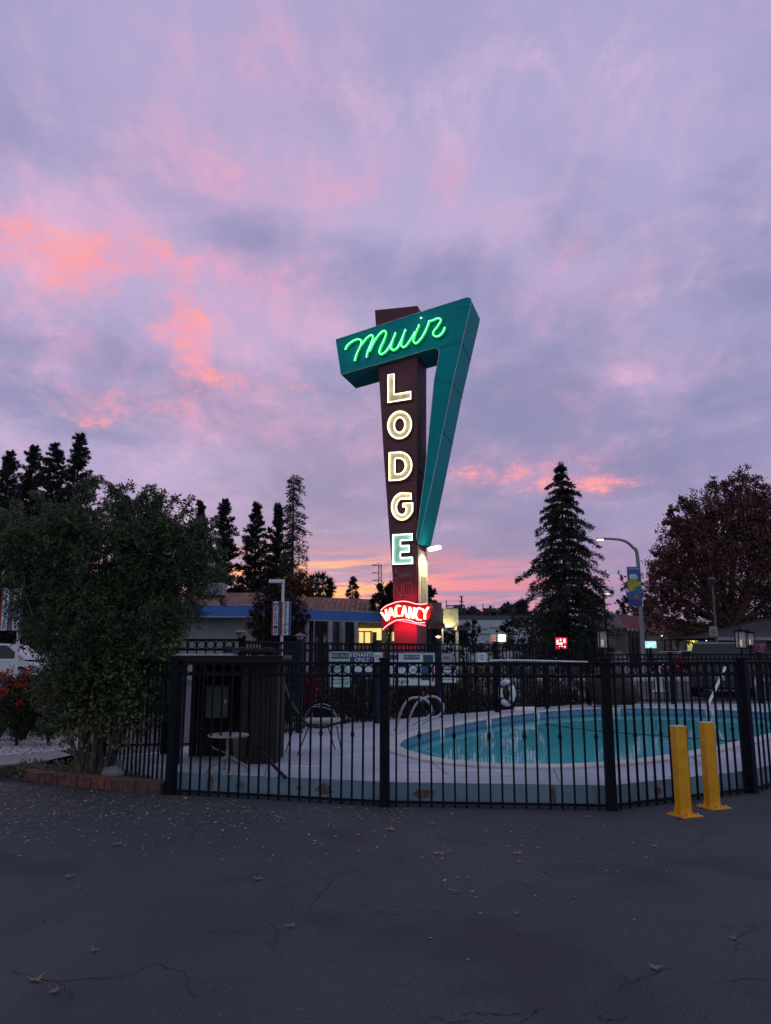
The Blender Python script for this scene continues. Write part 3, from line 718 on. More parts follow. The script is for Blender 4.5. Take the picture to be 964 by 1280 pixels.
def inball(n): 
    v = unit(RNG.normal(0, 1, (n, 3))); return v*RNG.uniform(0, 1, (n, 1))**(1/3)
def tree(name, base, H, label, cat, lobes, nleaf, leafsize, lm, bark, trunk_r, group=None, twig=True, hollow=.35, forks=None, droop=-.1, parentloc=None):
    """broadleaf: lobes = [(center, radii)], leaves gathered in ragged clumps inside the lobes"""
    t_ = empty(name, base, label, cat, group); base = Vector(base); b = MB()
    L = [(np.array(c, float), np.array(r, float)) for c, r in lobes]
    vol = np.array([np.prod(r)**(2/3) for c, r in L]); vol /= vol.sum()
    mid = sum(c for c, r in L)/len(L)
    if forks is None: forks = 1
    fork = base + (Vector(mid)-base)*.42
    stems = [base + Vector((random.uniform(-1,1), random.uniform(-1,1), 0))*trunk_r*(.8 if forks > 1 else 0) for _ in range(forks)]
    for s_ in stems:
        fk = fork + Vector((random.uniform(-1,1), random.uniform(-1,1), random.uniform(-.5,.5)))*trunk_r*2*(forks > 1)
        b.tube(smoothpath([s_, s_.lerp(fk, .5)+Vector((random.uniform(-1,1)*trunk_r*.6, 0, 0)), fk], 4), np.linspace(trunk_r/(forks**.5), trunk_r*.6/(forks**.5), 9).tolist(), 8)
    for i, (c, r) in enumerate(L):
        fk = fork + Vector((random.uniform(-1,1), random.uniform(-1,1), random.uniform(-1,1)))*trunk_r
        tip = Vector(c + r*np.array([0,0,.5])); md = fk.lerp(tip, .5)+Vector(r*RNG.uniform(-.3,.3,3))
        b.tube(smoothpath([fk, md, tip], 4), np.linspace(trunk_r*.5, trunk_r*.08, 9).tolist(), 5)
        for k in range(7 if twig else 0):
            e = Vector(c + unit(RNG.normal(0,1,(1,3)))[0]*r*.95); b.tube([fk.lerp(tip, random.uniform(.4,.9)), Vector(c).lerp(e, .6), e], [trunk_r*.14, trunk_r*.08, trunk_r*.03], 4, cap=False)
    b.build('trunk', bark, t_, smooth=True)
    C = []; D = []
    for (c, r), w in zip(L, vol):
        n = int(nleaf*w); nc = max(6, n//45)
        dirs = unit(RNG.normal(0,1,(nc,3))); rad = RNG.uniform(hollow, 1.06, (nc,1))**.7
        cc = c + dirs*rad*r; cr = RNG.uniform(.10,.26,(nc,1))*r.mean()
        idx = RNG.integers(0, nc, n); p = cc[idx] + RNG.normal(0,.55,(n,3))*cr[idx]
        C.append(p); D.append(dirs[idx] + np.array([0,0,droop]))
    C = np.concatenate(C); D = np.concatenate(D)
    fastmesh('crown', leaves(C, D, leafsize, leafsize*.62, .9), 4, lm, t_)
    return t_
def conifer(name, base, H, Rb, label, cat='tree', group=None, lm=None, dens=1., tip=.03, z0=.08, droopk=.25, prof=1., tuft=.32, nb=None, bark=None, irr=.25, lop=None, upk=0., tiers=0):
    t_ = empty(name, base, label, cat, group); base = Vector(base); b = MB()
    lean = Vector((random.uniform(-.01,.01)*H, 0, 0)); r0 = H*.017
    b.tube([base, base+Vector((0,0,H*.5))+lean*.5, base+Vector((0,0,H*.985))+lean], [r0, r0*.55, .02], 8)
    nb = nb or int(H*9); C, D = [], []
    for i in range(nb):
        f = z0 + (1-z0)*(i+random.random())/nb
        if tiers: f = (math.floor(f*tiers)+random.gauss(.5,.10))/tiers; f = min(f, .995)
        h = f*H
        g = (1-f)**prof; rr = Rb*(g*(1-tip)+tip)*random.uniform(1-irr, 1+irr*.5)
        if prof < .8: rr *= min(1, (f-z0)/.12+.45)
        a = random.uniform(0, 2*math.pi)
        if lop: rr *= lop(f, a)
        rr = max(rr, .12); o_ = base+lean*f+Vector((0,0,h)); dr = Vector((math.cos(a), math.sin(a), 0))
        P = [o_, o_+dr*rr*.5+Vector((0,0,rr*(.06+upk)-droopk*rr*.25)), o_+dr*rr+Vector((0,0,rr*upk*1.6-droopk*rr*.8+random.uniform(-.1,.1)*rr))]
        P = smoothpath(P, 3); b.tube(P, np.linspace(.035*H/20*(1.3-f), .008, len(P)).tolist(), 3, cap=False)
        n = int((14+rr*30)*dens)
        tt = RNG.uniform(.12, 1.03, n)**.8; PA = np.array([tuple(p) for p in P]); k = np.clip(tt, 0, .999)*(len(P)-1); ki = k.astype(int); kf = (k-ki)[:, None]
        q = PA[ki]*(1-kf)+PA[ki+1]*kf
        side = np.array([-dr.y, dr.x, 0.]); wd = (.16+.20*rr*(1-tt*.6))[:, None]
        q = q + side*RNG.normal(0,.5,(n,1))*wd + np.array([0,0,1])*RNG.normal(-.25*droopk,.35 if not tiers else .24,(n,1))*(.16+.09*rr)
        C.append(q); D.append(np.tile(np.array(dr)*.7+np.array([0,0,-droopk+upk*2]), (n,1))+side*RNG.normal(0,.5,(n,1)))
    n = int(90*dens); C.append(np.array(base+lean)+np.array([0,0,H])*RNG.uniform(.93,1.0,(n,1))+RNG.normal(0,.05+.004*H,(n,3))); D.append(RNG.normal(0,.4,(n,3))+np.array([0,0,.8]))
    b.build('trunk', bark or BARKD, t_, smooth=True)
    C = np.concatenate(C); D = np.concatenate(D)
    fastmesh('crown', leaves(C, D, tuft, tuft*.34, .45), 4, lm or LPINE, t_); return t_
def height(px, top, Y): return W(px, top, Y).z
def wpx(w, Y): return w/F*Y

# pines on the left skyline
for px, topy, w, Y, lab in (
    (-8, 566, 62, 84, 'dark pine cut off by the left edge of the photo'),
    (22, 559, 46, 82, 'narrow-topped dark pine, second from the left edge of the photo'),
    (50, 556, 48, 80, 'dark pine with a forked ragged top, directly left of the tallest left pine'),
    (84, 544, 52, 79, 'tallest dark pine of the left cluster, rising just left of the leafy bush top'),
    (146, 622, 40, 76, 'low dark conifer whose tip shows above the middle of the leafy bush'),
    (186, 621, 40, 74, 'pointed dark conifer whose tip shows above the right half of the leafy bush'),
    (244, 628, 34, 77, 'dark slender pine just right of the leafy bush'),
    (275, 626, 42, 75, 'dark pine with a double top, second right of the leafy bush'),
    (316, 631, 44, 78, 'dark pine above the banner pole, between the double-topped pine and its slim neighbour'),
    (343, 632, 36, 76, 'slim dark pine standing directly left of the tall sparse conifer')):
    H = height(px, topy, Y); p = W(px, 800, Y); sd = random.uniform(0, 6)
    conifer('pine_tree', (p.x, Y, 0), H, wpx(w, Y)*(1.12 if px < 120 else .95), lab, group='dark pines on the skyline', lm=LPINE, dens=2.4, tip=.05, prof=.78, z0=.05, droopk=.0, upk=.30, tuft=.30, irr=.55, nb=int(H*13),
            lop=lambda f, a, s=sd: .95+.12*math.sin(f*17+s+a)+.16*math.sin(2*a+f*13+s))
p = W(363, 800, 64); conifer('conifer_tree', (p.x, 64, 0), height(362, 596, 64), 3.0, 'tall sparse conifer with bare upper trunk and long low boughs, left of the sign', 'tree', lm=LPINE, dens=.95, tip=.18, prof=1.0, z0=.20, droopk=.30, tuft=.24, nb=230, irr=.5, lop=lambda f, a: 1.15 if math.cos(a) > 0 else .75)
p = W(708, 800, 60); conifer('redwood_tree', (p.x, 60, 0), height(709, 580, 60), 4.9, 'large dark redwood with layered drooping boughs right of the sign', 'tree', lm=LRED, dens=2.4, tip=.05, prof=.80, z0=.06, droopk=.42, tuft=.24, nb=430, irr=.5, tiers=27,
    lop=lambda f, a: .93+.10*math.sin(f*90)+.12*math.sin(2*a+f*30))
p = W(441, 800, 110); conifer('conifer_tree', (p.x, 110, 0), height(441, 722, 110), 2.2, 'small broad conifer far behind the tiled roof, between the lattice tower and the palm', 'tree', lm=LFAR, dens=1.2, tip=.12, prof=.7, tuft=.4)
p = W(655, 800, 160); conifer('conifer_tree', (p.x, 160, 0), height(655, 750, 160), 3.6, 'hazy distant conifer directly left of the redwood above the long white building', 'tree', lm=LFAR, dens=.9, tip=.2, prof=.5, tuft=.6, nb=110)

# palm beyond the roof
px, Y = 398, 70; p = W(px, 800, Y); H = height(px, 735, Y); pt = empty('palm_tree', (p.x, Y, 0), 'small fan palm with a round dark head above the tiled roof', 'tree')
b = MB(); b.tube([(p.x, Y, 0), (p.x+.05, Y, H)], [.22, .16], 8); b.build('trunk', BARKD, pt, smooth=True)
C, D = [], []
for i in range(150):
    dr = unit(RNG.normal(0,1,(1,3)))[0]; dr[2] = dr[2]*.9; o_ = np.array([p.x, Y, H])+dr*1.0
    for k in range(12):
        C.append(o_); D.append(dr + RNG.normal(0,.35,3)+np.array([0,0,-.15]))
fastmesh('crown', leaves(np.array(C), np.array(D), .72, .09, .12), 4, LDARK, pt)

# broad trees
def E(px, py, Y, rx, ry, rd=None):      # an ellipsoid lobe seen at a pixel with pixel radii
    c = W(px, py, Y); k = Y/F; return (tuple(c), (rx*k, (rd or (rx+ry)/2)*k, ry*k))
Y = 56
tree('autumn_tree', (W(375,800,Y).x, Y, 0), 6, 'rust coloured tree between the sparse conifer and the tiled roof', 'tree', [E(352,735,Y,18,12), E(376,727,Y,18,14), E(390,735,Y,12,10), E(368,742,Y,22,12)], 4500, .20, LORG, BARKD, .16)
Y = 30
tree('dark_tree', (W(345,810,Y).x, Y, 0), 3, 'dense dark round tree in front of the blue fascia behind the welcome banners', 'tree', [E(345,752,Y,27,20), E(330,775,Y,17,26), E(364,775,Y,20,28), E(345,790,Y,26,22), E(347,738,Y,14,10)], 15000, .10, LPLUM, BARKD, .10)
Y = 48
tree('dark_tree', (W(484,800,Y).x, Y, 0), 5, 'dark leafy tree directly left of the maroon sign pylon', 'tree', [E(482,745,Y,14,14), E(476,756,Y,14,12), E(494,740,Y,12,14), E(500,755,Y,14,14)], 5000, .20, LDARK, BARKD, .14)
tree('dark_tree', (W(542,800,Y+3).x, Y+3, 0), 5, 'dark leafy tree showing right of the sign pylon above the brown cabinet', 'tree', [E(538,750,Y+3,7,12), E(534,738,Y+3,5,8)], 1500, .20, LDARK, BARKD, .1)
Y = 72
tree('street_tree', (W(644,808,Y).x, Y, 0), 4, 'small round street tree before the long white building', 'tree', [E(636,783,Y,14,7), E(650,780,Y,13,8), E(643,775,Y,12,6), E(630,789,Y,8,5)], 2600, .20, LDARK, BARKD, .12, twig=False)
tree('street_tree', (W(672,808,Y).x, Y, 0), 3, 'thin reddish sapling just left of the redwood skirt', 'tree', [E(668,793,Y,9,5), E(675,790,Y,7,5)], 260, .18, LMAP, BARKD, .06)
Y = 50
for px, py, rx, ry, lab in ((585,787,16,9,'dark shrub below the lit cream panel'), (566,796,13,10,'dark shrub at the foot of the cream panel'), (583,800,12,8,'low dark shrub beside the white pickup'),
                            (598,812,70,5,'long low hedge in front of the white building'), (655,806,26,6,'low hedge under the small street tree')):
    tree('shrub', (W(px,812,Y).x, Y, .0), 2, lab, 'shrub', [E(px-rx*.4,py,Y,rx*.6,ry), E(px+rx*.4,py-1,Y,rx*.6,ry)], 1800, .14, LDARK, BARKD, .05, twig=False)
# big maple on the right
Y = 46
lb = [E(930,690,Y,58,60), E(880,700,Y,48,52), E(960,660,Y,52,48), E(915,640,Y,40,36), E(880,640,Y,30,28), E(850,675,Y,30,32), E(840,720,Y,26,30), E(870,745,Y,36,28), E(930,750,Y,50,32), E(985,720,Y,48,55),
      E(905,608,Y,22,16), E(930,603,Y,24,18), E(955,625,Y,24,22), E(858,630,Y,16,14), E(1010,680,Y,50,70), E(828,690,Y,12,12), E(975,770,Y,40,22), E(845,757,Y,20,18), E(838,640,Y,10,10), E(830,705,Y,22,22), E(848,655,Y,22,20), E(822,740,Y,18,22), E(850,785,Y,34,18), E(900,785,Y,44,20), E(815,775,Y,14,16), E(950,790,Y,40,20)]
tree('maple_tree', (W(925,812,Y).x, Y, 0), 12, 'huge maroon-leaved maple filling the right edge of the view', 'tree', lb, 110000, .145, LMAP, BARK, .38, hollow=.12, droop=-.3)
Y = 92
tree('maple_tree', (W(800,800,Y).x, Y, 0), 6, 'thin half-bare maroon tree behind the blue street banner', 'tree', [E(796,730,Y,16,16), E(812,745,Y,18,16), E(825,722,Y,16,20), E(782,742,Y,9,10), E(775,720,Y,6,6), E(812,762,Y,20,10)], 3400, .24, LMAP, BARKD, .14, droop=-.2)
tree('dark_tree', (W(800,800,Y+8).x, Y+8, 0), 6, 'dark round tree just above the red mansard roof', 'tree', [E(795,758,Y+8,22,12), E(815,762,Y+8,20,12), E(770,768,Y+8,9,5)], 4000, .32, LDARK, BARKD, .14)
# far wooded ridge: one mass nobody could count, plus its ground
Cc = []
for i in range(26000):
    px = random.uniform(-60, 1030); top_ = 775 - 6*math.sin(px*.021+1) - 4*math.sin(px*.07) - (8 if 570 < px < 655 else 0) + (9 if px > 690 else 0) - (3*math.sin(px*.31))
    py = random.uniform(top_, 812) if random.random() < .5 else top_ + abs(random.gauss(0, 5)); Y = random.uniform(330, 350); Cc.append(tuple(W(px, py, Y)))
Cc = np.array(Cc); Cc[:,2] = np.maximum(Cc[:,2], 0.5)
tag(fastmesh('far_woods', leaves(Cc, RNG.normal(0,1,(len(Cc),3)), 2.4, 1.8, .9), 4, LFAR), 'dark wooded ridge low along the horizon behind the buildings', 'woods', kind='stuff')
b = MB(); xs = np.linspace(-420, 420, 60)
for i in range(59):
    h = lambda x: 9+3*math.sin(x*.02)+1.5*math.sin(x*.11)
    b.quad((xs[i],352,-1),(xs[i+1],352,-1),(xs[i+1],372,h(xs[i+1])),(xs[i],372,h(xs[i])))
tag(b.build('hill', mat('hill', (.025,.03,.03), .95), smooth=True), kind='structure')

# ------------------------------------------------------------------ the big leafy bush
BY = 9.75; bb_ = G(116, 964, .1); B0 = Vector((bb_.x, bb_.y, .1)); bush = empty('leafy_bush', B0, 'big leafy multi-stemmed bush in the brick-edged bed left of the fence', 'bush')
BY = B0.y
lobes = [E(120,700,BY,78,62,60), E(60,690,BY,52,48,50), E(195,690,BY,52,52,55), E(235,700,BY,38,46,45), E(20,690,BY,36,42,45), E(140,658,BY,48,28,45), E(95,662,BY,38,26,40), E(185,662,BY,34,24,40),
         E(120,770,BY,64,60,60), E(60,760,BY,34,48,45), E(185,770,BY,42,56,50), E(120,830,BY,56,44,50), E(160,855,BY,40,36,40), E(85,850,BY,28,40,40), E(225,745,BY,28,38,35), E(190,820,BY,24,34,32), E(248,680,BY,26,26,30), E(5,660,BY,26,14,30), E(195,870,BY-.25,22,26,14), E(75,890,BY,20,22,30), E(110,885,BY+.25,44,26,26)]
b = MB(); sm = MB()
stems = [(-.16,0,118-16),(-.07,.05,105),(.0,-.04,122),(.09,.03,132),(.15,-.02,150),(.03,.1,90),(-.1,-.06,75),(.12,.12,175)]
for i, (ox, oy, tx) in enumerate(stems):
    s0 = B0+Vector((ox,oy,-.05)); e1 = W(tx, 860, BY+oy*2); e2 = W(120+(tx-120)*2.0, 740, BY+oy*4)
    P = smoothpath([s0, s0.lerp(e1,.5)+Vector((random.uniform(-.04,.04),0,0)), e1, e2], 6); r0 = random.uniform(.035,.07) if i > 1 else .075
    b.tube(P, np.linspace(r0, .012, len(P)).tolist(), 8)
for c, r in lobes:
    for k in range(6):
        s_ = Vector(B0)+Vector((random.uniform(-.1,.1),0,random.uniform(.5,1.2))); e = Vector(c)+Vector(unit(RNG.normal(0,1,(1,3)))[0]*np.array(r)*.9)
        b.tube(smoothpath([s_, s_.lerp(e,.5)+Vector((0,0,.15)), e], 4), np.linspace(.012,.002,9).tolist(), 4, cap=False)
m, t, bbn = newmat('stem_bark'); c = t.co(); n_ = t.noise(t.mapv(c, (1,1,.15)), 60, 5)
t.put(bbn.inputs['Base Color'], t.mix(t.ss(n_,.35,.65), (.05,.042,.04), (.16,.135,.12))); bbn.inputs['Roughness'].default_value = .9; t.put(bbn.inputs['Normal'], t.bump(n_, .8, .01))
b.build('trunk', m, bush, smooth=True)
V = []; sp_ = []; vol = np.array([r[0]*r[2] for c, r in lobes]); vol /= vol.sum()
NS = 11500
def spray(o_, ax, L, npair, ls):
    ax = ax/np.linalg.norm(ax); sd = np.cross(ax, RNG.normal(0,1,3)); sd /= np.linalg.norm(sd); C, D = [], []
    for k in range(npair):
        f = (k+.6)/npair; q = o_ + ax*L*f + np.array([0,0,-.25])*L*f*f
        for s_ in (-1, 1): C.append(q); D.append(sd*s_+ax*.7+np.array([0,0,-.15]))
    C.append(o_+ax*L+np.array([0,0,-.25])*L); D.append(ax+np.array([0,0,-.4])); return C, D
C, D = [], []
for (c, r), w in zip(lobes, vol):
    c = np.array(c); r = np.array(r)
    ncl = int(NS*w/9)+4
    for _ in range(ncl):
        dr = unit(RNG.normal(0,1,(1,3)))[0]; o0 = c + dr*r*RNG.uniform(.45,1.07)
        for k in range(9):
            o_ = o0 + RNG.normal(0,.055,3); c_, d_ = spray(o_, dr*.8+RNG.normal(0,.7,3)+np.array([0,0,.05]), RNG.uniform(.08,.17), 5, 0); C += c_; D += d_
# long arching sprays on top
arch = MB()
for px, py, qx, qy in ((105,640,128,598),(120,640,150,612),(100,640,110,600),(150,650,172,625),(185,655,178,618),(195,660,205,616),(200,660,222,622),(205,665,240,640),(215,670,250,660),(230,680,262,672),(240,690,275,700),(60,655,50,628),(140,640,136,605),
                       (20,660,0,640),(165,650,195,614),(70,650,42,618),(85,650,100,606),(110,650,118,596),(130,650,165,606),(150,655,148,610),(160,655,190,606),(175,660,196,626),(215,675,238,624),(225,680,268,650),(240,700,282,690),(245,720,290,722),(240,740,280,752),(30,660,18,626),(120,870,90,905),(150,880,175,915),(170,870,200,880),(190,860,210,850),(205,800,222,790)):
    s_ = W(px, py, BY+random.uniform(-.2,.2)); e = W(qx, qy, BY+random.uniform(-.35,.35)); P = smoothpath([s_, s_.lerp(e,.6)+Vector((0,0,.07)), e], 6)
    arch = MB(); arch.tube(P, np.linspace(.006,.0015,len(P)).tolist(), 4, cap=False); arch.build('twig', m, bush)
    for i, q in enumerate(P):
        if i < 2: continue
        for k in range(4):
            c_, d_ = spray(np.array(q)+RNG.normal(0,.01,3), RNG.normal(0,.8,3)+np.array([0,0,-.1]), .06, 3, 0); C += c_; D += d_
fastmesh('crown', leaves(np.array(C), np.array(D), .046, .019, .35), 4, LBUSH, bush)
C = np.concatenate([np.array(tuple(W(x, y, BY-.35)))+RNG.normal(0,1,(n_,3))*np.array([.13,.10,.12]) for x,y,n_ in ((150,838,220),(175,860,260),(195,845,200),(160,890,160),(135,870,140),(205,815,160),(95,850,90),(185,885,140),(120,905,110),(105,925,90),(140,912,120),(90,890,110),(165,915,100),(75,905,80))])
fastmesh('low_foliage', leaves(C, RNG.normal(0,1,(len(C),3))+np.array([0,-.3,-.3]), .055, .045, .3), 4, leafmat('round_leaf', (.06,.09,.045), (.13,.15,.06), (.24,.22,.08), .5, .9), bush)

# ------------------------------------------------------------------ planting bed, path, gravel
bl = [(34,975),(62,979),(100,983),(145,987.5)]; bp = [G(x,y) for x,y in bl]; bp2 = [bp[-1]]+[G(205,993.5)]
eb = empty('brick_edging', (bp[0].x,bp[0].y,0), 'low kerb of red bricks and dark blocks along the front of the planting bed', 'edging')
def along(P, L):
    out = []; tot = 0; P = [Vector(p) for p in P]
    seg = [(a,c,(c-a).length) for a,c in zip(P[:-1],P[1:])]; T = sum(s[2] for s in seg); n = max(1, round(T/L))
    for i in range(n):
        dd = (i+.5)*T/n
        for a,c,l in seg:
            if dd <= l: out.append((a.lerp(c, dd/l), (c-a).normalized(), T/n)); break
            dd -= l
    return out
for i, (q, u, L) in enumerate(along(bp, .105)):
    b = MB(); b.box((q.x, q.y+.05, .06+random.uniform(-.006,.004)), (L-.008, .19, .125), math.atan2(u.y,u.x)+random.uniform(-.04,.04)+(0.4 if i == 0 else 0)); b.build('brick', BRICK, eb, bevel=.008)
for q, u, L in along(bp2, .2):
    b = MB(); b.box((q.x, q.y+.06, .062), (L-.008, .2, .135), math.atan2(u.y,u.x)); b.build('block', BLOCK, eb, bevel=.008)
bed = [G(20,968), *[p+Vector((0,.1,0)) for p in bp], G(207,990), V2(NP[0].x-.05, NP[0].y+.3), V2(LEFTC.x+.05, 10.3), V2(-4.1,10.4), G(-30,957)]
sheet('planting_bed', [V2(p.x,p.y) for p in bed], [], .085, SOIL, depth=.08)
sheet('footpath', [V2(p.x,p.y) for p in (G(-60,972), G(0,966), G(50,962), G(100,950), V2(-4.05,10.75), G(60,942), G(0,947), G(-90,954))], [], .10, WALK, depth=.1)
GRB = mat('gravel_base', (.16,.15,.16), .95, 0, .4, 20)
gz = [G(-120,952), G(0,945.5), G(60,941), G(104,936), G(100,928), G(60,923), G(20,926), G(-120,930)]; sheet('gravel_bed', [V2(p.x,p.y) for p in gz], [], .09, GRB, depth=.09)
b = MB(); ico = [(0,0,1),(.9,0,.3),(.28,.85,.3),(-.73,.53,.3),(-.73,-.53,.3),(.28,-.85,.3),(.73,.53,-.35),(-.28,.85,-.35),(-.9,0,-.35),(-.28,-.85,-.35),(.73,-.53,-.35)]
icf = [(0,1,2),(0,2,3),(0,3,4),(0,4,5),(0,5,1),(1,6,2),(2,7,3),(3,8,4),(4,9,5),(5,10,1),(6,7,2),(7,8,3),(8,9,4),(9,10,5),(10,6,1)]
for i in range(2600):
    px = random.uniform(-100,103); lo = 941+(60-px)*.075 if px < 60 else 941-(px-60)*.12; py = random.uniform(925+ (3 if px < 20 else 0), lo)
    q = G(px, py, .10); s = random.uniform(.010,.026); M_ = Matrix.Rotation(random.uniform(0,6),3,'Z') @ Matrix.Rotation(random.uniform(-.5,.5),3,'X')
    b.add([M_ @ Vector((x*s*random.uniform(.7,1.3), y*s, z*s*.7)) + q + Vector((0,0,s*.3)) for x,y,z in ico], icf)
tag(b.build('gravel', mat('white_gravel', (.50,.49,.52), .8, 0, .45, 30), recalc=False), 'white decorative gravel between the path and the flowering plants', 'gravel', kind='stuff')
b = MB(); c = G(140, 968, .12); q = MB().lathe((0,0,0), [(.05,-.05),(.13,-.02),(.14,.03),(.09,.08),(.03,.10)], 9)
b.add([Vector((v[0]*random.uniform(.85,1.2), v[1]*.7, v[2]*random.uniform(.8,1.2)))+c for v in q.v], q.f); tag(b.build('rock', mat('pale_rock', (.20,.22,.23), .85, 0, .3, 9, .6, 30), bevel=.02), 'pale grey rock in the bed beside the bush trunks', 'rock')
# low ground plants and litter in the bed
C = np.array([tuple(G(random.uniform(20,205), random.uniform(951,972), .1)) for _ in range(1500)]); C[:,2] = .09+RNG.uniform(0,.04,len(C))
tag(fastmesh('bed_litter', leaves(C, RNG.normal(0,1,(len(C),3))*np.array([1,1,.3]), .045, .025, .2), 4, leafmat('litter', (.07,.05,.035), (.16,.13,.08), (.22,.19,.12))), 'dry leaf litter and scraps on the soil of the planting bed', 'leaf litter', kind='stuff')
C = np.array([tuple(G(random.uniform(-10,60), random.uniform(963,974), .03)) for _ in range(2200)]); C[:,2] = RNG.uniform(.0,.09,len(C))
tag(fastmesh('weeds', leaves(C, RNG.normal(0,.5,(len(C),3))+np.array([0,0,1]), .04, .010, .3), 4, LHED), 'short weedy ground cover at the left end of the brick kerb', 'ground cover', kind='stuff')

# flowering plants on the left
def blades(name, c, n, L, lab, lm, spread=.9, wd=.03, cat='plant', group=None):
    t_ = empty(name, c, lab, cat, group); V = []
    for i in range(n):
        a = random.uniform(0, 2*math.pi); dr = Vector((math.cos(a), math.sin(a), 0)); l = L*random.uniform(.6,1.1); sp = random.uniform(.2,1)*spread
        P = [Vector(c)+dr*.05, Vector(c)+dr*l*sp*.45+Vector((0,0,l*.62)), Vector(c)+dr*l*sp*.85+Vector((0,0,l*.80)), Vector(c)+dr*l*sp*1.1+Vector((0,0,l*.62))]
        P = smoothpath(P, 3); s = Vector((-dr.y, dr.x, 0)); ws = [wd*(1-abs(k/(len(P)-1)-.35)**1.4*1.6) for k in range(len(P))]
        for k in range(len(P)-1):
            w0, w1 = max(.002, ws[k])/2, max(.002, ws[k+1])/2; V += [P[k]-s*w0, P[k]+s*w0, P[k+1]+s*w1, P[k+1]-s*w1]
    fastmesh('foliage', np.array([tuple(v) for v in V]), 4, lm, t_); return t_
LBL = leafmat('blade', (.020,.040,.035), (.045,.075,.055))
for px, py, n, L, lab in ((-5,925,90,.95,'strap-leaved plant cut by the left edge of the photo'), (28,926,70,.55,'low strap-leaved plant under the red flowers'), (62,925,60,.5,'low strap-leaved plant left of the bush trunks')):
    g = G(px, py, .09); blades('strap_plant', g, n, L, lab, LBL, cat='plant')
FLR = leafmat('red_petal', (.34,.010,.012), (.50,.022,.016), None)
for px, py, cl, lab in ((22,880,[(30,856),(8,862),(3,845),(12,838),(25,878),(36,838),(20,850),(2,866)],'red flowering shrub at the left edge below the white van'), (62,880,[(52,864),(36,842),(45,880),(70,860)],'sparser red flowering shrub between the van and the big bush')):
    Y = 12.4; base = W(px, 925, Y); base.z = .08
    t_ = tree('flowering_shrub', base, 1.2, lab, 'flowering shrub', [E(px-14,870,Y,26,26), E(px+12,880,Y,26,26), E(px,895,Y,30,22), E(px+5,858,Y,20,16)], 9000, .045, leafmat('geranium', (.022,.040,.014), (.06,.085,.03), (.10,.08,.03)), BARKD, .03)
    C = [] 
    for x, y in cl:
        c = np.array(W(x, y, Y-.42)); C.append(c+RNG.normal(0,.032,(42,3)))
    C = np.concatenate(C); fastmesh('blossoms', leaves(C, RNG.normal(0,1,(len(C),3)), .035, .032, .3), 4, FLR, t_)
# hedge plants behind the far fence
hd = [(332,868,13.6),(352,862,14.0),(395,868,15.0),(430,862,15.8),(462,864,16.4),(500,862,17.2),(535,866,17.8),(570,862,18.4),(600,860,18.9),(640,858,19.6),(672,862,20.2),(705,862,20.8)]
hn = ['left of the leaning chair back','behind the chair hoop','under the pool rules board','between the pool rules and tenants boards','left of the wide notice board','directly under the wide notice board','right under the end of the wide notice board','under the small white notices','left of the life ring','right of the life ring','right of the white rolls on the far bank','left of the brown boulder']
for (px, py, Y), w in zip(hd, hn):
    tree('hedge_shrub', (W(px,890,Y).x, Y, .02), 1.5, 'dark bushy shrub beyond the far fence, '+w, 'shrub', [E(px,py,Y,24,30,18), E(px-12,py+8,Y,18,26,16), E(px+13,py+4,Y,18,28,16), E(px+3,py+20,Y,26,18,18)], 5200, .055, LHED, BARKD, .03, group='shrubs beyond the far fence', twig=False)
Y = 13.9; b0 = W(388, 890, Y); t_ = tree('poinsettia', (b0.x, Y, .05), 1.3, 'bright red leaved plant seen through the fence left of the pool rules board', 'plant', [E(386,862,Y,9,17,9), E(392,850,Y,8,10,8)], 1800, .06, leafmat('poin', (.30,.012,.025), (.45,.02,.03)), BARKD, .02)
Y = 17.0
tree('poinsettia', (W(520,890,Y).x, Y, .05), 1.3, 'dull red leaved plant just below the wide notice board', 'plant', [E(512,868,Y,22,9,9), E(540,864,Y,14,9,8)], 1300, .06, leafmat('poin2', (.07,.014,.016), (.12,.022,.02)), BARKD, .02)
# fallen leaves
LF = leafmat('fallen_leaf', (.26,.18,.10), (.46,.37,.22), (.6,.52,.34))
V = []; n = 0
while n < 1700:
    px = random.uniform(-20, 980); py = 978 + abs(random.gauss(0, 32)) if px < 520 else 1015+abs(random.gauss(0, 60))
    if px > 520 and random.random() < .8: continue
    if random.random() < px/900: continue
    lim = 979+px*.085 if px < 210 else (996 if px < 300 else 1009)
    if px > 800: lim = 1013-(px-800)*.13
    if py < lim or py > 1270: continue
    g = G(px, py, .006); a = random.uniform(0,6.28); L = random.uniform(.018,.04); u = Vector((math.cos(a), math.sin(a), random.uniform(-.1,.35))); s = Vector((-u.y, u.x, random.uniform(-.3,.3)))*.3
    V += [g, g+u*L*.5+s*L, g+u*L, g+u*L*.5-s*L]; n += 1
V = np.array([tuple(v) for v in V]); V[:,2] = np.maximum(V[:,2], .006)
tag(fastmesh('leaf_litter', V, 4, LF), 'scatter of tiny pale fallen leaves over the asphalt along the bed and fence', 'leaf litter', kind='stuff')
big = [(352,1023,.10),(488,1037,.11),(323,1099,.08),(150,1055,.06),(87,1096,.07),(100,1110,.05),(118,1188,.07),(45,1225,.10),(68,1240,.08),(363,1158,.08),(262,1055,.05),(547,1067,.09),(562,1066,.05),(647,1142,.06),(647,1067,.09),(586,1098,.05),(570,1115,.06),(650,1078,.05),(818,1210,.09),(916,1173,.06),(818,1058,.07),(145,1056,.07),(848,1022,.09),(903,1010,.07),(735,1000+21,.06),(540,1030,.07)]
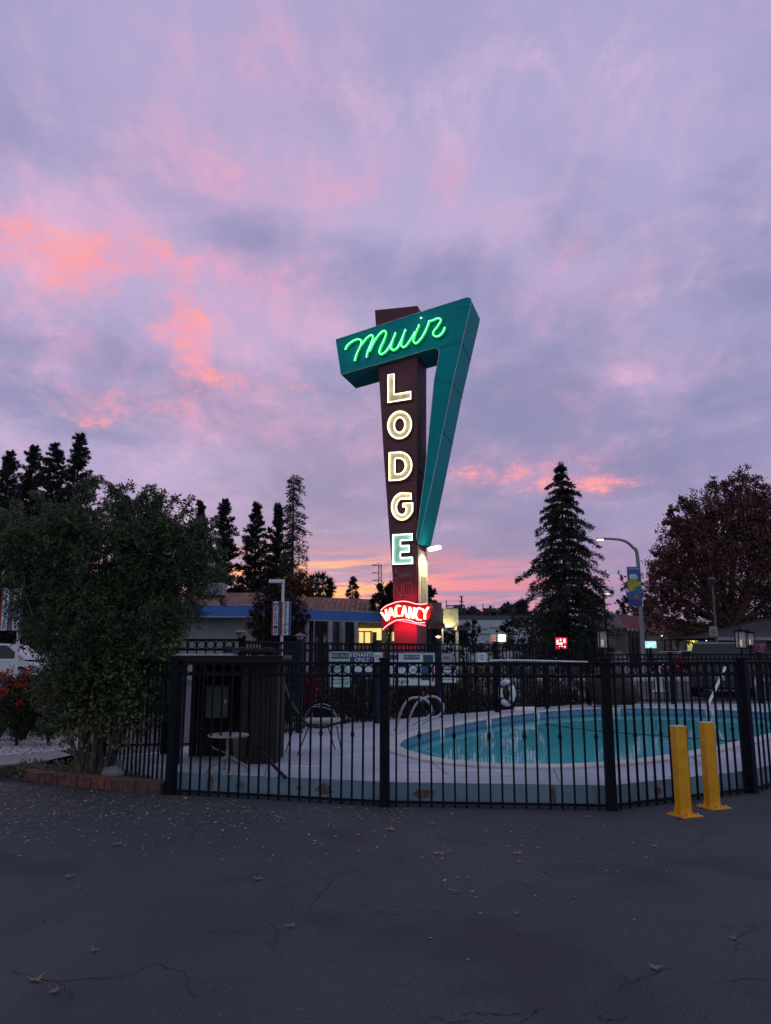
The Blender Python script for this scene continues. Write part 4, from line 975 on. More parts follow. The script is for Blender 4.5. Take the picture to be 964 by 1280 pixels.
for i, (px, py, s) in enumerate(big):
    s *= .72 if py > 1100 else .9
    g = G(px, py, .008); a0 = random.uniform(0, 6.28); pts = []
    for k in range(14):
        a = a0+k*2*math.pi/14; r_ = s*(.62 if k % 2 == 0 else .26)*(1.2 if k in (0,4,8) else .8)*random.uniform(.8,1.2); pts.append(Vector((r_*math.cos(a), r_*math.sin(a), (.016 if k % 2 == 0 else .002)*random.uniform(.2,1.6)))+g)
    b = MB(); b.add(pts+[g+Vector((0,0,.004))], [(k, (k+1)%14, 14) for k in range(14)])
    tag(b.build('fallen_leaf', leafmat('maple_fallen', (.22,.15,.10), (.36,.26,.18)), recalc=False), 'dry tan lobed leaf lying flat on the dark asphalt', 'leaf', 'larger fallen leaves on the asphalt')
# cracks: narrow open joints in the asphalt
cracks = [[(-5,1213),(30,1217),(60,1226),(110,1223),(160,1219),(192,1205)],[(75,1226),(86,1238),(90,1250)],[(33,1119),(60,1109),(90,1099)],[(386,1137),(402,1117),(413,1104),(410,1096)],[(385,1099),(413,1096),(440,1090),(484,1086)],
 [(340,1180),(346,1166),(341,1152)],[(232,1055),(248,1035),(266,1010)],[(515,1278),(560,1270),(600,1266),(640,1268),(672,1262)],[(640,1284),(660,1270),(672,1262)],[(665,1065),(690,1074)],[(674,1085),(696,1100)],[(880,1231),(930,1224),(970,1226)],
 [(770,1240),(800,1222),(845,1208)],[(745,1268),(760,1275),(790,1268)],[(910,1060),(945,1062),(975,1060)],[(860,1045),(880,1052)],[(920,1190),(925,1170),(950,1160)],[(190,1205),(230,1215),(240,1250)]]
b = MB()
for cr in cracks:
    P = smoothpath([G(x, y, .0025) for x, y in cr], 7); n_ = len(P)
    P = [p+Vector((random.uniform(-.02,.02), random.uniform(-.02,.02), 0)) for p in P]; prev = None
    for i, p in enumerate(P):
        dd = (P[min(i+1,n_-1)]-P[max(i-1,0)]).normalized(); w = random.uniform(.0008,.0034)*math.sin(math.pi*(i+.5)/n_)**.5; s = Vector((-dd.y, dd.x, 0))*w
        if prev: b.quad(prev[0], prev[1], p+s, p-s)
        prev = (p-s, p+s)
tag(b.build('asphalt_crack', mat('crack', (.013,.013,.015), 1.), recalc=False), kind='structure')
# ------------------------------------------------------------------ front objects: bollards
for px, py, lab, rz in ((855,1019.5,'yellow square steel bollard on a base plate, nearer of the two by the fence',.12),(891,1009.5,'yellow square steel bollard nearer the right fence post, slightly farther back',.12)):
    g = G(px, py, .0); bo = empty('bollard', (g.x, g.y, 0), lab, 'bollard', 'yellow bollards'); h = .845
    b = MB(); b.box((g.x,g.y,h/2), (.118,.118,h), rz); b.build('post', YELLOW, bo, bevel=.008)
    b = MB(); b.box((g.x,g.y,h+.004), (.124,.124,.012), rz); b.build('top_plate', mat('yellow_top', (.70,.52,.30), .6, 0, .2), bo, bevel=.003)
    b = MB(); b.box((g.x+.01,g.y,.006), (.25,.23,.012), rz+.25); b.build('base_plate', YELLOW, bo, bevel=.002)
    for sx_, sy_ in ((-1,.3),(.2,-1),(1,.3)):
        u = Matrix.Rotation(rz,3,'Z') @ Vector((sx_,0,0)).normalized() if abs(sx_) > .5 else Matrix.Rotation(rz,3,'Z') @ Vector((0,-1,0))
        b = MB(); q0 = Vector((g.x,g.y,.012))+u*.06; w_ = Vector((-u.y,u.x,0))*.004
        b.prism([q0-w_, q0+u*.055-w_, q0-w_+Vector((0,0,.13 if sx_ < 0 else .04))], [], w_*2); b.build('gusset', YELLOW, bo)
    for a_, c_ in ((-.09,-.085),(.10,-.08),(-.09,.08),(.105,.08)):
        q = Vector((g.x,g.y,.012)) + Matrix.Rotation(rz+.25,3,'Z') @ Vector((a_,c_,0)); b = MB(); b.lathe(q, [(.011,0),(.011,.012),(.006,.02)], 6); b.build('bolt', STEEL, bo)

# ------------------------------------------------------------------ poolside shed, table, chair
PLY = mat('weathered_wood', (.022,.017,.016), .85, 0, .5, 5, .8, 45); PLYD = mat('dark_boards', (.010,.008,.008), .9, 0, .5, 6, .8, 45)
sx0, sx1 = W(228,900,9.95).x, W(347,900,9.75).x; sy0, sy1 = 9.65, 10.35
sh = empty('utility_shed', ((sx0+sx1)/2, 10, DZ), 'open fronted dark timber shelter with a flat roof on the left of the deck', 'shed')
def planks(name, x0, x1, y, z0, z1, m, n, vert=True, dy=.03):
    b = MB()
    for i in range(n):
        w = (x1-x0)/n; b.box((x0+w*(i+.5), y+random.uniform(-.006,.006), (z0+z1)/2), (w-.006, dy, z1-z0))
    return b.build(name, m, sh, bevel=.002)
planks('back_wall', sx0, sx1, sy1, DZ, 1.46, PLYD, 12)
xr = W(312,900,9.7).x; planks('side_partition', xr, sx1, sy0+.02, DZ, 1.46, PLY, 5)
b = MB()
for i in range(6): b.box((sx1-.01, sy0+.07+i*.12, .84), (.03,.112,1.24))
b.build('side_wall', PLY, sh)
b = MB(); b.box(((sx0+sx1)/2, 10., 1.50), (sx1-sx0+.16, .95, .05)); rf = b.build('roof', mat('shed_roof', (.05,.045,.05), .8, 0, .4, 6, .4), sh, bevel=.01)
b = MB(); b.box(((sx0+sx1)/2, 9.51, 1.495), (sx1-sx0+.17, .02, .07)); b.build('roof_edge', PLYD, rf)
b = MB(); b.box((sx0+.36, 9.52, 1.545), (.72, .06, .02)); b.build('roof_flashing', mat('pale_flash', (.42,.43,.46), .5, 0, .3, 20), rf)
for x in (sx0+.03, xr-.05): 
    b = MB(); b.box((x, sy0, .84), (.07,.07,1.25)); b.build('corner_post', PLY, sh, bevel=.004)
# black rolled cover lying on the roof
a_, c_ = W(283,815,9.7), W(342,819,9.6); b = MB()
P = [Vector((a_.x+(c_.x-a_.x)*k/6, 9.66-.02*math.sin(k), 1.60-.022*k/6*1.0+random.uniform(-.006,.006))) for k in range(7)]
b.tube(smoothpath(P,3), [.045+.012*math.sin(i*1.3) for i in range(19)], 9); ro = b.build('rolled_cover', mat('black_cloth', (.008,.008,.010), .8, 0, .3, 20, .6, 60), smooth=True); tag(ro, 'black rolled pool cover lying along the top of the timber shelter', 'pool cover')
b = MB(); q = P[1]+Vector((0,-.10,-.03)); b.box(q, (.16,.06,.02), .2); b.box(q+Vector((.05,0,.018)), (.09,.05,.018), -.2); tag(b.build('folded_tarp', mat('blue_tarp', (.02,.07,.16), .5, 0, .3, 20), bevel=.006), 'small scrap of blue tarp folded at the edge of the shelter roof', 'tarp')
# breaker panel and outlet
c = W(272.5, 877, 10.28); eb_ = empty('electrical_panel', (c.x, 10.27, c.z), 'plain grey electrical panel door on the back wall of the shelter', 'panel'); GREY = mat('panel_grey', (.085,.088,.092), .5, 0, .15, 4)
b = MB(); b.box((c.x, 10.28, c.z), (.31,.10,.42)); b.build('cabinet', GREY, eb_, bevel=.006)
b = MB(); b.box((c.x, 10.222, c.z), (.285,.012,.39)); dr_ = b.build('door', mat('panel_grey2', (.105,.108,.112), .45, 0, .12, 4), eb_, bevel=.004)
b = MB(); b.box((c.x+.115, 10.212, c.z), (.018,.012,.06)); b.build('latch', STEEL, dr_)
c = W(305, 880, 10.2); ob_ = empty('outlet_box', (c.x, 10.3, c.z), 'small weathered outlet box with a rounded cover and conduit', 'outlet')
b = MB(); b.box((c.x, 10.3, c.z), (.10,.06,.16)); b.build('box', mat('outlet', (.10,.09,.085), .6), ob_, bevel=.012); b = MB(); b.tube([(c.x,10.3,c.z-.08),(c.x,10.3,c.z-.5)], .012, 6); b.build('conduit', mat('outlet', ()), ob_)
b = MB(); b.lathe((0,0,0), [(.03,0),(.034,.006),(.02,.02)], 12, M=Matrix.Rotation(R(90),4,'X')); b.v = [Vector(v)+Vector((c.x,10.268,c.z+.02)) for v in b.v]; b.build('cover', mat('outlet2', (.16,.15,.14), .5), ob_)
# table
g = G(284, 967, DZ); TB = mat('table_cream', (.30,.285,.265), .5, 0, .2, 6); tb = empty('patio_table', (g.x, g.y, DZ), 'small white patio table on a pedestal with four curved feet', 'table')
th = W(284, 918, g.y).z
b = MB(); b.lathe((g.x,g.y,th), [(.22,-.02),(.235,-.018),(.235,0),(.22,.004),(0,.004)], 28); b.build('tabletop', TB, tb, smooth=True)
b = MB(); b.lathe((g.x,g.y,DZ), [(.03,.14),(.045,.16),(.026,.20),(.022,.3),(.03,.36),(.022,.4),(.06,th-DZ-.02)], 14); b.build('pedestal', TB, tb, smooth=True)
for k in range(4):
    a = R(20+90*k); d_ = Vector((math.cos(a), math.sin(a), 0)); q = Vector((g.x,g.y,DZ))
    b = MB(); b.tube(smoothpath([q+Vector((0,0,.20)), q+d_*.09+Vector((0,0,.14)), q+d_*.19+Vector((0,0,.085)), q+d_*.235+Vector((0,0,.015))], 4), [.018]*6+[.015]*6+[.020], 7); b.build('foot', TB, tb, smooth=True)
b = MB(); b.tube(smoothpath([(g.x-.2,g.y,th-.02),(g.x-.19,g.y,th-.12),(g.x-.12,g.y,th-.17),(g.x-.02,g.y,th-.20)], 4), .008, 6); b.build('brace', TB, tb, smooth=True)
# white planter urn beside it
g2 = G(299, 950, DZ); b = MB(); b.lathe((g2.x, g2.y+.1, DZ), [(.0,0),(.07,0),(.10,.05),(.115,.28),(.125,.30),(.11,.30),(.10,.27),(0,.27)], 14); tag(b.build('bucket', mat('bucket', (.17,.17,.175), .6, 0, .4, 12), smooth=True), 'dull white bucket standing behind the small patio table', 'bucket')
# leaning umbrella pole
b = MB(); p0 = G(357,972,DZ+.02); p1 = W(318,925,9.9); b.tube(smoothpath([p0, p0.lerp(p1,.5)+Vector((0,0,-.03)), p1], 5), [.02]*5+[.026]*6, 8); tag(b.build('garden_hose', mat('hose', (.01,.01,.012), .5), smooth=True), 'thick black hose curling out from the shelter onto the deck', 'hose')
# chair: black sling back, pale seat, splayed legs
BLK = mat('chair_black', (.010,.011,.014), .45)
cy_ = 10.9; cp = lambda x, y, dY=0: W(x, y, cy_+dY)
f0 = G(357,940,DZ); f1 = G(372,944,DZ); f2 = G(419,937,DZ); f3 = G(428,944,DZ)
chr_ = empty('lounge_chair', ((f0.x+f3.x)/2, f0.y, DZ), 'black framed lounge chair with a pale seat pad and tall curved back, beside the shelter', 'chair')
sy = (f0.y+f1.y)/2
b = MB()
for dy in (-.22,.22):
    b.tube(smoothpath([W(352,852,sy+dy+.1), W(356,860,sy+dy+.1), W(364,880,sy+dy+.05), W(378,899,sy+dy), W(388,907,sy+dy), W(405,909,sy+dy), W(424,903,sy+dy)], 4), [.030]*12+[.018]*(13), 7)
b.build('frame', BLK, chr_, smooth=True)
b = MB(); rowA = smoothpath([W(354,855,sy-.22+.1), W(358,863,sy-.12), W(366,882,sy-.17), W(380,900,sy-.22)], 4); rowB = [p+Vector((0,.44,0)) for p in rowA]
for i in range(len(rowA)-1): b.quad(rowA[i], rowA[i+1], rowB[i+1], rowB[i])
o = b.build('backrest', mat('sling', (.007,.007,.009), .95, spec=.05), chr_); sm_ = o.modifiers.new('s','SOLIDIFY'); sm_.thickness = .012
b = MB(); A0, A1 = W(382,904,sy), W(424,902,sy); mid_ = (A0+A1)/2; b.box(mid_+Vector((0,0,.02)), ((A1-A0).length+.02,.46,.055)); b.build('seat_pad', mat('seat_pad', (.33,.33,.36), .8, 0, .15, 9, .3, 80), chr_, bevel=.022)
for f, tx, dy in ((f0,368,-.2),(f1,386,.2),(f2,410,-.2),(f3,421,.2)):
    tp_ = W(tx, 908, sy+dy*.6); b = MB(); b.tube([f, tp_], .009, 6); b.build('leg', BLK, chr_)
b = MB()
for dy, h in ((-.2,880),(.24,884)):
    b.tube(smoothpath([W(380,900,sy+dy), W(388,885,sy+dy), W(401,h,sy+dy), W(414,h+4,sy+dy), W(423,900,sy+dy)], 5), .007, 6)
b.build('armrest', mat('arm_grey', (.25,.25,.27), .35, .6), chr_, smooth=True)
# pool handrail
hr = empty('pool_handrail', G(495,912,DZ), 'pair of looped steel handrails at the left tip of the pool', 'handrail')
for pts in ([(495,912),(500,893),(506,880),(513,873.5),(522,872),(531,874),(538,881),(539,890),(534,897),(524,901),(515,906)],
            [(509,908),(513,895),(519,882),(526,875),(536,871),(546,872),(553,879),(554,888),(548,895),(538,899),(528,904)]):
    b = MB(); Y0 = 13.6 if pts[0][0] < 500 else 13.9
    P = [W(x, y, Y0-.15*i/10) for i, (x, y) in enumerate(pts)]; b.tube(smoothpath(P, 5), .022, 9); b.build('rail', mat('brushed', (.42,.42,.44), .35, .9, .1, 20), hr, smooth=True)
for x, y in ((495,912.5),(509,908.5)):
    b = MB(); q = G(x, y, DZ); b.lathe(q, [(.05,0),(.05,.012),(.025,.03)], 12); b.build('flange', STEEL, hr)
# skimmer pole resting along the fence, and a pole by the far fence
q0, q1 = W(612,825.3,8.35), W(735,827.8,8.28); b = MB(); b.tube(smoothpath([q0+Vector((0,0,-.006)), q0.lerp(q1,.3)+Vector((0,0,.004)), q1], 5), .011, 8)
tag(b.build('skimmer_pole', mat('alu', (.62,.62,.64), .3, .5), smooth=True), 'thin pale aluminium pole lying along the top rail of the near fence', 'pole')
b = MB(); b.tube([G(884,884,DZ)+Vector((0,0,0)), W(907,834,19.9)], .035, 8); tag(b.build('lift_pole', WHITE, smooth=True), 'white pole leaning against the low fence at the far right of the pool', 'pole')
# life ring on the far fence
p = W(633, 866, 17.3); lr = empty('life_ring', p, 'white life ring with blue bands hanging on the far fence post', 'life ring')
Rt = Matrix.Rotation(R(-62), 3, 'Z'); n = 40; cp_ = [p + Rt @ Vector((.235*math.cos(s), 0, .235*math.sin(s))) for s in np.linspace(0, 2*math.pi, n, endpoint=False)]
b = MB(); b.tube(cp_, .062, 10, closed=True); b.build('ring', WHITE, lr, smooth=True)
for k in (5, 15, 25, 35):
    b = MB(); b.tube([cp_[(k-1)%n], cp_[k], cp_[(k+1)%n]], .067, 10); b.build('band', mat('band_blue', (.03,.08,.22), .5), lr, smooth=True)
for x, lab in ((650,'white rolled towel on the far pool edge, left one'),(662,'white rolled towel on the far pool edge, right one')):
    q = G(x, 887.5, DZ+.07); b = MB(); b.tube([q+Vector((-.13,0,0)), q+Vector((.13,.02,0))], [.07,.075], 10); tag(b.build('towel_roll', WHITE, smooth=True, bevel=.015), lab, 'towel', 'white towel rolls')
# big boulder and grey stone
def boulder(name, c, r, m, label, seed, cat='boulder', sq=.75):
    rg = random.Random(seed); b = MB(); bm = bmesh.new(); bmesh.ops.create_icosphere(bm, subdivisions=4, radius=1)
    from mathutils import noise
    for v in bm.verts:
        n_ = v.co.copy(); d_ = 1+.45*noise.noise(n_*1.1+Vector((seed,0,0)))+.10*noise.noise(n_*3.1)+.03*noise.noise(n_*9)
        q = n_*d_; q.z = max(q.z, -sq); v.co = Vector((q.x*r[0], q.y*r[1], q.z*r[2]))+Vector(c)
    bm.verts.index_update(); b.add([v.co for v in bm.verts], [tuple(v.index for v in f.verts) for f in bm.faces]); bm.free()
    return tag(b.build(name, m, smooth=True), label, cat)
q = W(765, 862, 19.15); boulder('boulder', (q.x, 19.15, .62), (.56,.35,.46), mat('boulder_brown', (.036,.023,.021), .95, 0, .4, 3, .8, 14), 'large dark brown boulder on the far edge of the pool behind a fence post', 3)
q = W(774, 830, 22); boulder('standing_stone', (q.x, 22, .55), (.30,.25,.95), mat('stone_grey', (.16,.16,.17), .9, 0, .3, 3, .8, 14), 'upright grey stone standing just behind the brown boulder', 8, 'stone', .6)
q = W(823, 836, 30); b = MB(); b.lathe((q.x,30,0), [(.28,0),(.28,.05),(.18,.06),(.05,.95),(0,.97)], 14); tag(b.build('traffic_cone', WHITE, smooth=True), 'pale cone standing on the lot beyond the low fence', 'cone')

# ------------------------------------------------------------------ lanterns on the fences
COPR = mat('lamp_copper', (.16,.10,.09), .4, .5, .2, 9)
def carriage(px, py, Y, w, lab, lit=False):
    q = W(px, py, Y); k = wpx(1, Y); lo = empty('carriage_lamp', q, lab, 'lamp'); z = q.z
    b = MB(); b.tube([(q.x,q.y,z-.25),(q.x,q.y,z)], .018, 6); b.lathe(q, [(.02,0),(.05,.01),(.02,.03)], 10); b.build('stem', IRON, lo, smooth=True)
    b = MB(); b.lathe(q+Vector((0,0,.03)), [(w*.22,0),(w*.40,w*.45)], 6); b.build('glass', mat('lamp_glass', (.30,.25,.24), .2), lo)
    b = MB(); b.lathe(q+Vector((0,0,.03+w*.45)), [(w*.55,0),(w*.58,.01),(w*.40,w*.16),(w*.18,w*.24),(w*.12,w*.30),(w*.04,w*.40)], 10); b.build('lamp_cap', COPR, lo, smooth=True)
carriage(300, 800, 10.7, .15, 'copper capped carriage lamp on the fence in front of the pale wall')
carriage(375, 803, 13.2, .17, 'copper capped carriage lamp on the grey post below the welcome banners')
carriage(222, 803, 10.6, .14, 'dark carriage lamp on the fence at the right edge of the leafy bush')
def boxlamp(px, py, Y, lab):
    q = W(px, py, Y); lo = empty('glass_lantern', q, lab, 'lantern', 'glass lanterns on the low fence'); w = .24; h = .42
    b = MB(); b.tube([(q.x,q.y,q.z-.35),(q.x,q.y,q.z)], .03, 8); b.box((q.x,q.y,q.z+.015), (w*.9,w*.9,.03)); b.build('base', IRON, lo)
    b = MB()
    for sx_ in (-1,1):
        for sy_ in (-1,1): b.box((q.x+sx_*w*.42, q.y+sy_*w*.42, q.z+.03+h/2), (.022,.022,h))
    b.build('frame', IRON, lo)
    b = MB(); b.box((q.x,q.y,q.z+.03+h/2), (w*.78,w*.78,h-.01)); gm, tt_, bb2 = newmat('lantern_pane') if 'lantern_pane' not in MATS else (MATS['lantern_pane'], None, None)
    if bb2: bb2.inputs['Base Color'].default_value = (.8,.75,.7,1); bb2.inputs['Roughness'].default_value = .08; bb2.inputs['Alpha'].default_value = .32; MATS['lantern_pane'] = gm
    b.build('glass', gm, lo)
    b = MB(); b.lathe((q.x,q.y,q.z+.06), [(.02,0),(.035,.06),(.03,.16),(0,.19)], 8); b.build('bulb', glow('lantern_bulb', (1.,.72,.5), .35), lo)
    b = MB(); b.box((q.x,q.y,q.z+.05+h), (w*1.15,w*1.15,.05)); b.lathe((q.x,q.y,q.z+.07+h), [(w*.5,0),(w*.12,.05),(.02,.08)], 4); b.build('cap', IRON, lo)
boxlamp(753.5, 811, 19.85, 'glass box lantern on the low fence in front of the beige building')
boxlamp(927, 811, 20.2, 'glass box lantern on the low fence beside the purple poster')
boxlamp(938, 808, 26, 'smaller glass lantern directly left of the purple poster')

# ------------------------------------------------------------------ notice boards on the fence
def board(name, x0, y0, x1, y1, Y, lab, m, cat='sign'):
    p = W((x0+x1)/2, (y0+y1)/2, Y); k = Y/F/ray((x0+x1)/2,(y0+y1)/2).y; w, h = (x1-x0)*k, (y1-y0)*k
    fo = empty(name, p, lab, cat); b = MB(); b.box(p, (w, .012, h)); b.build('panel', m, fo, bevel=.002); return fo, p, w, h
def patch(p, w, h, cx, cz, pw, ph, m, name, par, off=.009):       # fractions of the board
    b = MB(); b.box(p+Vector((w*cx, -off, h*cz)), (w*pw, .003, h*ph)); return b.build(name, m, par)
U, Z = Vector((1,0,0)), Vector((0,0,1)); BW = mat('board_white', (.72,.75,.78), .5, 0, .08); BN = mat('board_navy', (.025,.07,.17), .5); BM = mat('board_mint', (.50,.66,.66), .5)
fo, p, w, h = board('pool_rules_sign', 413, 815, 437.5, 858.5, 13.85, 'pale green pool rules board with a blue header on the fence', BM)
patch(p, w, h, 0, .385, .92, .17, BN, 'header', fo); text('POOL RULES', U, Z, p+Vector((0,-.013,h*.385)), .072, WHITE, 'lettering', fo, spacing=.95)
for i, s_ in enumerate(('NO LIFEGUARD','ON DUTY','NO DIVING','NO RUNNING','NO GLASS','CHILDREN WITH','AN ADULT ONLY')): text(s_, U, Z, p+Vector((0,-.009,h*(.22-.1*i))), .043, INK, 'lettering', fo)
fo, p, w, h = board('tenants_sign', 439.5, 815, 465.5, 843.5, 14.3, 'navy and white tenants only board on the fence', BW)
patch(p, w, h, 0, .27, .98, .44, BN, 'header', fo); text('TENANTS', U, Z, p+Vector((0,-.013,h*.37)), .105, WHITE, 'lettering', fo, bold=.002); text('ONLY', U, Z, p+Vector((0,-.013,h*.15)), .105, WHITE, 'lettering', fo, bold=.002)
patch(p, w, h, 0, -.42, .98, .12, BN, 'footer', fo); text('NO TRESPASSING', U, Z, p+Vector((0,-.009,-h*.12)), .05, INK, 'lettering', fo)
fo, p, w, h = board('small_notice', 468, 815.5, 478, 829, 14.6, 'small white notice between the tenants board and a fence post', BW); text('ADULTS', U, Z, p+Vector((0,-.009,.03)), .04, INK, 'lettering', fo); text('ONLY', U, Z, p+Vector((0,-.009,-.03)), .04, INK, 'lettering', fo)
fo, p, w, h = board('notice_board', 486, 816, 543.5, 857, 15.4, 'wide white notice board with blue panels under the neon sign', BW)
for a_ in ((-.38,.36,.2,.14),(.0,.36,.36,.14),(.36,.30,.22,.26),(.30,-.08,.17,.5),(-.2,.1,.3,.10)): patch(p, w, h, *a_, BN, 'blue_panel', fo)
patch(p, w, h, .46, -.12, .05, .5, mat('board_red', (.30,.02,.04), .5), 'red_strip', fo)
text('WELCOME', U, Z, p+Vector((0,-.013,h*.36)), .07, WHITE, 'lettering', fo); text('A 1.6 2X', U, Z, p+Vector((-w*.28,-.009,-h*.20)), .13, INK, 'lettering', fo, bold=.002); text('1 200 300', U, Z, p+Vector((-w*.28,-.009,-h*.38)), .10, INK, 'lettering', fo)
text('POOL', U, Z, p+Vector((w*.12,-.009,-h*.05)), .09, INK, 'lettering', fo); text('HOURS', U, Z, p+Vector((w*.12,-.009,-h*.26)), .08, INK, 'lettering', fo)
b = MB(); b.box(p+Vector((w*.0,-.009,h*.485)), (w,.006,.012)); b.box(p+Vector((0,-.009,-h*.485)), (w,.006,.012)); b.build('frame', BN, fo)
fo, p, w, h = board('small_notice', 552, 817, 566, 836, 16.1, 'pale notice right of the wide board, upper of two', mat('board_grey', (.36,.34,.38), .5)); text('NO', U, Z, p+Vector((0,-.009,.07)), .09, INK, 'lettering', fo); text('SMOKING', U, Z, p+Vector((0,-.009,-.05)), .05, INK, 'lettering', fo)
fo, p, w, h = board('small_notice', 552.5, 838, 570, 853, 16.1, 'pale notice right of the wide board, lower of two', BW); text('911', U, Z, p+Vector((0,-.009,.05)), .12, INK, 'lettering', fo); text('EMERGENCY', U, Z, p+Vector((0,-.009,-.06)), .045, INK, 'lettering', fo)
fo, p, w, h = board('small_notice', 597, 816, 608, 827.5, 17.0, 'little white notice on the picket fence left of the life ring', BW)
for i in range(3): patch(p, w, h, 0, .2-.2*i, .5, .06, INK, 'text_line', fo)

# ------------------------------------------------------------------ banner poles
def banner_pole(px, top, Y, armx, bx0, bx1, y0, y1, words, lab, side=None):
    pb = W(px, 900, Y); zt = height(px, top, Y); po = empty('banner_pole', (pb.x, Y, 0), lab, 'banner pole', 'parking lot poles with banners')
    b = MB(); b.tube([(pb.x,Y,0),(pb.x,Y,zt)], .05, 10); b.build('pole', WHITE, po, smooth=True)
    ax = W(armx, top, Y).x; s_ = -1 if ax < pb.x else 1
    b = MB(); b.box(((ax+pb.x)/2, Y, zt-.03), (abs(ax-pb.x)+.1, .10, .09)); ar = b.build('lamp_arm', WHITE, po, bevel=.01)
    b = MB(); b.box((ax+.12, Y, zt-.05), (.42, .20, .12)); b.build('lamp_head', WHITE, ar, bevel=.02)
    z0, z1 = height(px, y1, Y), height(px, y0, Y); k = Y/F; RB = mat('banner_red', (.30,.03,.05), .6); BB = mat('banner_blue', (.03,.09,.26), .6); BWH = mat('banner_white', (.62,.63,.68), .6)
    for j, (xa, xb, word, edge, edge2) in enumerate(((bx0, px+.2, words[0], RB, BB), (px+1.2, bx1, words[1], RB, BB))):
        xa_, xb_ = W(xa, 770, Y).x, W(xb, 770, Y).x; w = xb_-xa_; b = MB(); b.box(((xa_+xb_)/2, Y-.07, (z0+z1)/2), (w, .02, z1-z0)); bn = b.build('banner', BWH, po)
        for fx, fw, mm in ((.09,.18,RB),(.90,.2,BB)):
            b = MB(); b.box((xa_+w*fx, Y-.085, (z0+z1)/2), (w*fw, .008, z1-z0-.005)); b.build('stripe', mm, bn)
        n = len(word)
        for i, ch in enumerate(word): text(ch, U, Z, (xa_+w*.5, Y-.085, z1-(z1-z0)*(i+.7)/(n+.4)), (z1-z0)/n*1.05, INK, 'letter', bn, bold=.004)
        for z in (z0+.01, z1-.01):
            b = MB(); b.box(((xa_+xb_)/2, Y-.04, z), (w, .02, .02)); b.build('rod', WHITE, po)
banner_pole(350, 725, 26, 340, 340.5, 364, 752, 794, ('WELCOME','SPECIALS'), 'white lot pole with welcome and specials banners before the blue-trimmed building')
banner_pole(14, 714, 22, 19, 1.5, 29, 736, 788, ('APPROVED','LOWPRICES'), 'white lot pole with approved banner standing left of the leafy bush')

# ------------------------------------------------------------------ office building with blue fascia
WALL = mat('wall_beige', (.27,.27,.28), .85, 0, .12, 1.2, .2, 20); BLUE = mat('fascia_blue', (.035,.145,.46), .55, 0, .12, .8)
def tiles(name, c1, c2, sx_=3.2):
    m, t, b = newmat(name); c = t.co(); sp_ = t.n.new('ShaderNodeSeparateXYZ'); t.l.new(c, sp_.inputs[0])
    col_ = t.m('FRACT', t.m('MULTIPLY', sp_.outputs[0], sx_)); row = t.m('FRACT', t.m('MULTIPLY', sp_.outputs[2], 5.2))
    hump = t.m('SINE', t.m('MULTIPLY', col_, math.pi)); n = t.noise(c, 3.5, 4); wn = t.n.new('ShaderNodeTexWhiteNoise')
    fl = t.xyz(t.m('FLOOR', t.m('MULTIPLY', sp_.outputs[0], sx_)), 0., t.m('FLOOR', t.m('MULTIPLY', sp_.outputs[2], 5.2))); t.l.new(fl, wn.inputs[0])
    k = t.mix(wn.outputs[0], c1, c2); k = t.mix(t.ss(n,.4,.7,0,.4), k, tuple(x*.6 for x in c1)); t.put(b.inputs['Base Color'], k); b.inputs['Roughness'].default_value = .85
    t.put(b.inputs['Normal'], t.bump(t.m('ADD', hump, t.m('MULTIPLY', row, .8)), 1., .12)); return m
TILER = tiles('clay_tiles', (.17,.068,.048), (.30,.14,.10)); WIND = mat('window_dark', (.02,.022,.028), .1, 0, .3, 1.); FRM = mat('frame_pale', (.26,.27,.30), .5)
LITW = glow('lit_window', (1., .72, .22), .95)
of = empty('office_building', (W(340,800,42).x, 42, 0), 'low office building with a long blue fascia and clay tile roof', 'building')
def Wz(px, py, Y): return W(px, py, Y)
YL, YA, YB = 40.0, 43.0, 48.0
def quadbox(pa, pb, z0, z1, th, m, name, par, bev=0):       # vertical slab from pa to pb (2D), thickness behind
    u = (pb-pa).normalized(); nrm = Vector((u.y, -u.x, 0)); 
    if nrm.y > 0: nrm = -nrm
    b = MB(); q = (pa+pb)/2 - nrm*th/2; b.box((q.x,q.y,(z0+z1)/2), ((pb-pa).length, th, z1-z0), math.atan2(u.y,u.x)); return b.build(name, m, par, bevel=bev)
v = lambda px, Y: V2(W(px, 770, Y).x, Y)
zt, zbm = height(270,756.3,YL), height(270,771,YL)
quadbox(v(150,YL), v(330,YL), zbm, zt, .25, BLUE, 'fascia', of); quadbox(v(350,YA), v(478,YB), zbm, zt, .25, BLUE, 'fascia', of)
for pa, pb in ((v(150,YL-.02), v(330,YL-.02)), (v(350,YA-.02), v(478,YB-.02))):
    for z in (zt, zbm): quadbox(pa, pb, z-.04, z+.03, .3, FRM, 'fascia_trim', of)
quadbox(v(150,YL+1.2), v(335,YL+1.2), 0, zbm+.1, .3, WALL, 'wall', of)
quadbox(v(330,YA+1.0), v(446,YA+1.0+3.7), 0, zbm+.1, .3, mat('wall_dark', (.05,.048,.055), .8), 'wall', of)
quadbox(v(446,YA+4.7), v(500,YB+2.0), 0, zbm+.1, .3, mat('wall_lobby', (.20,.17,.12), .8), 'wall', of)
for a_, c_, Y1, Y2 in ((393,411,44.7,45.6),(416,429,45.7,46.4),(431,443,46.4,47)):
    fr_ = quadbox(v(a_,Y1-1.1), v(c_,Y2-1.1), .6, zbm-.1, .05, WIND, 'window', of)
    quadbox(v(a_-.5,Y1-1.14), v(a_+.5,Y1-1.12), .6, zbm-.1, .04, FRM, 'mullion', fr_)
for x_, Y1, w_ in ((413,44.2,2.1),(445.5,45.8,2.0),(386,43.4,.7),(430,45.2,.4)):
    quadbox(v(x_-w_,Y1-.3), v(x_+w_,Y1-.25), 0, zbm, .3, FRM, 'column', of)
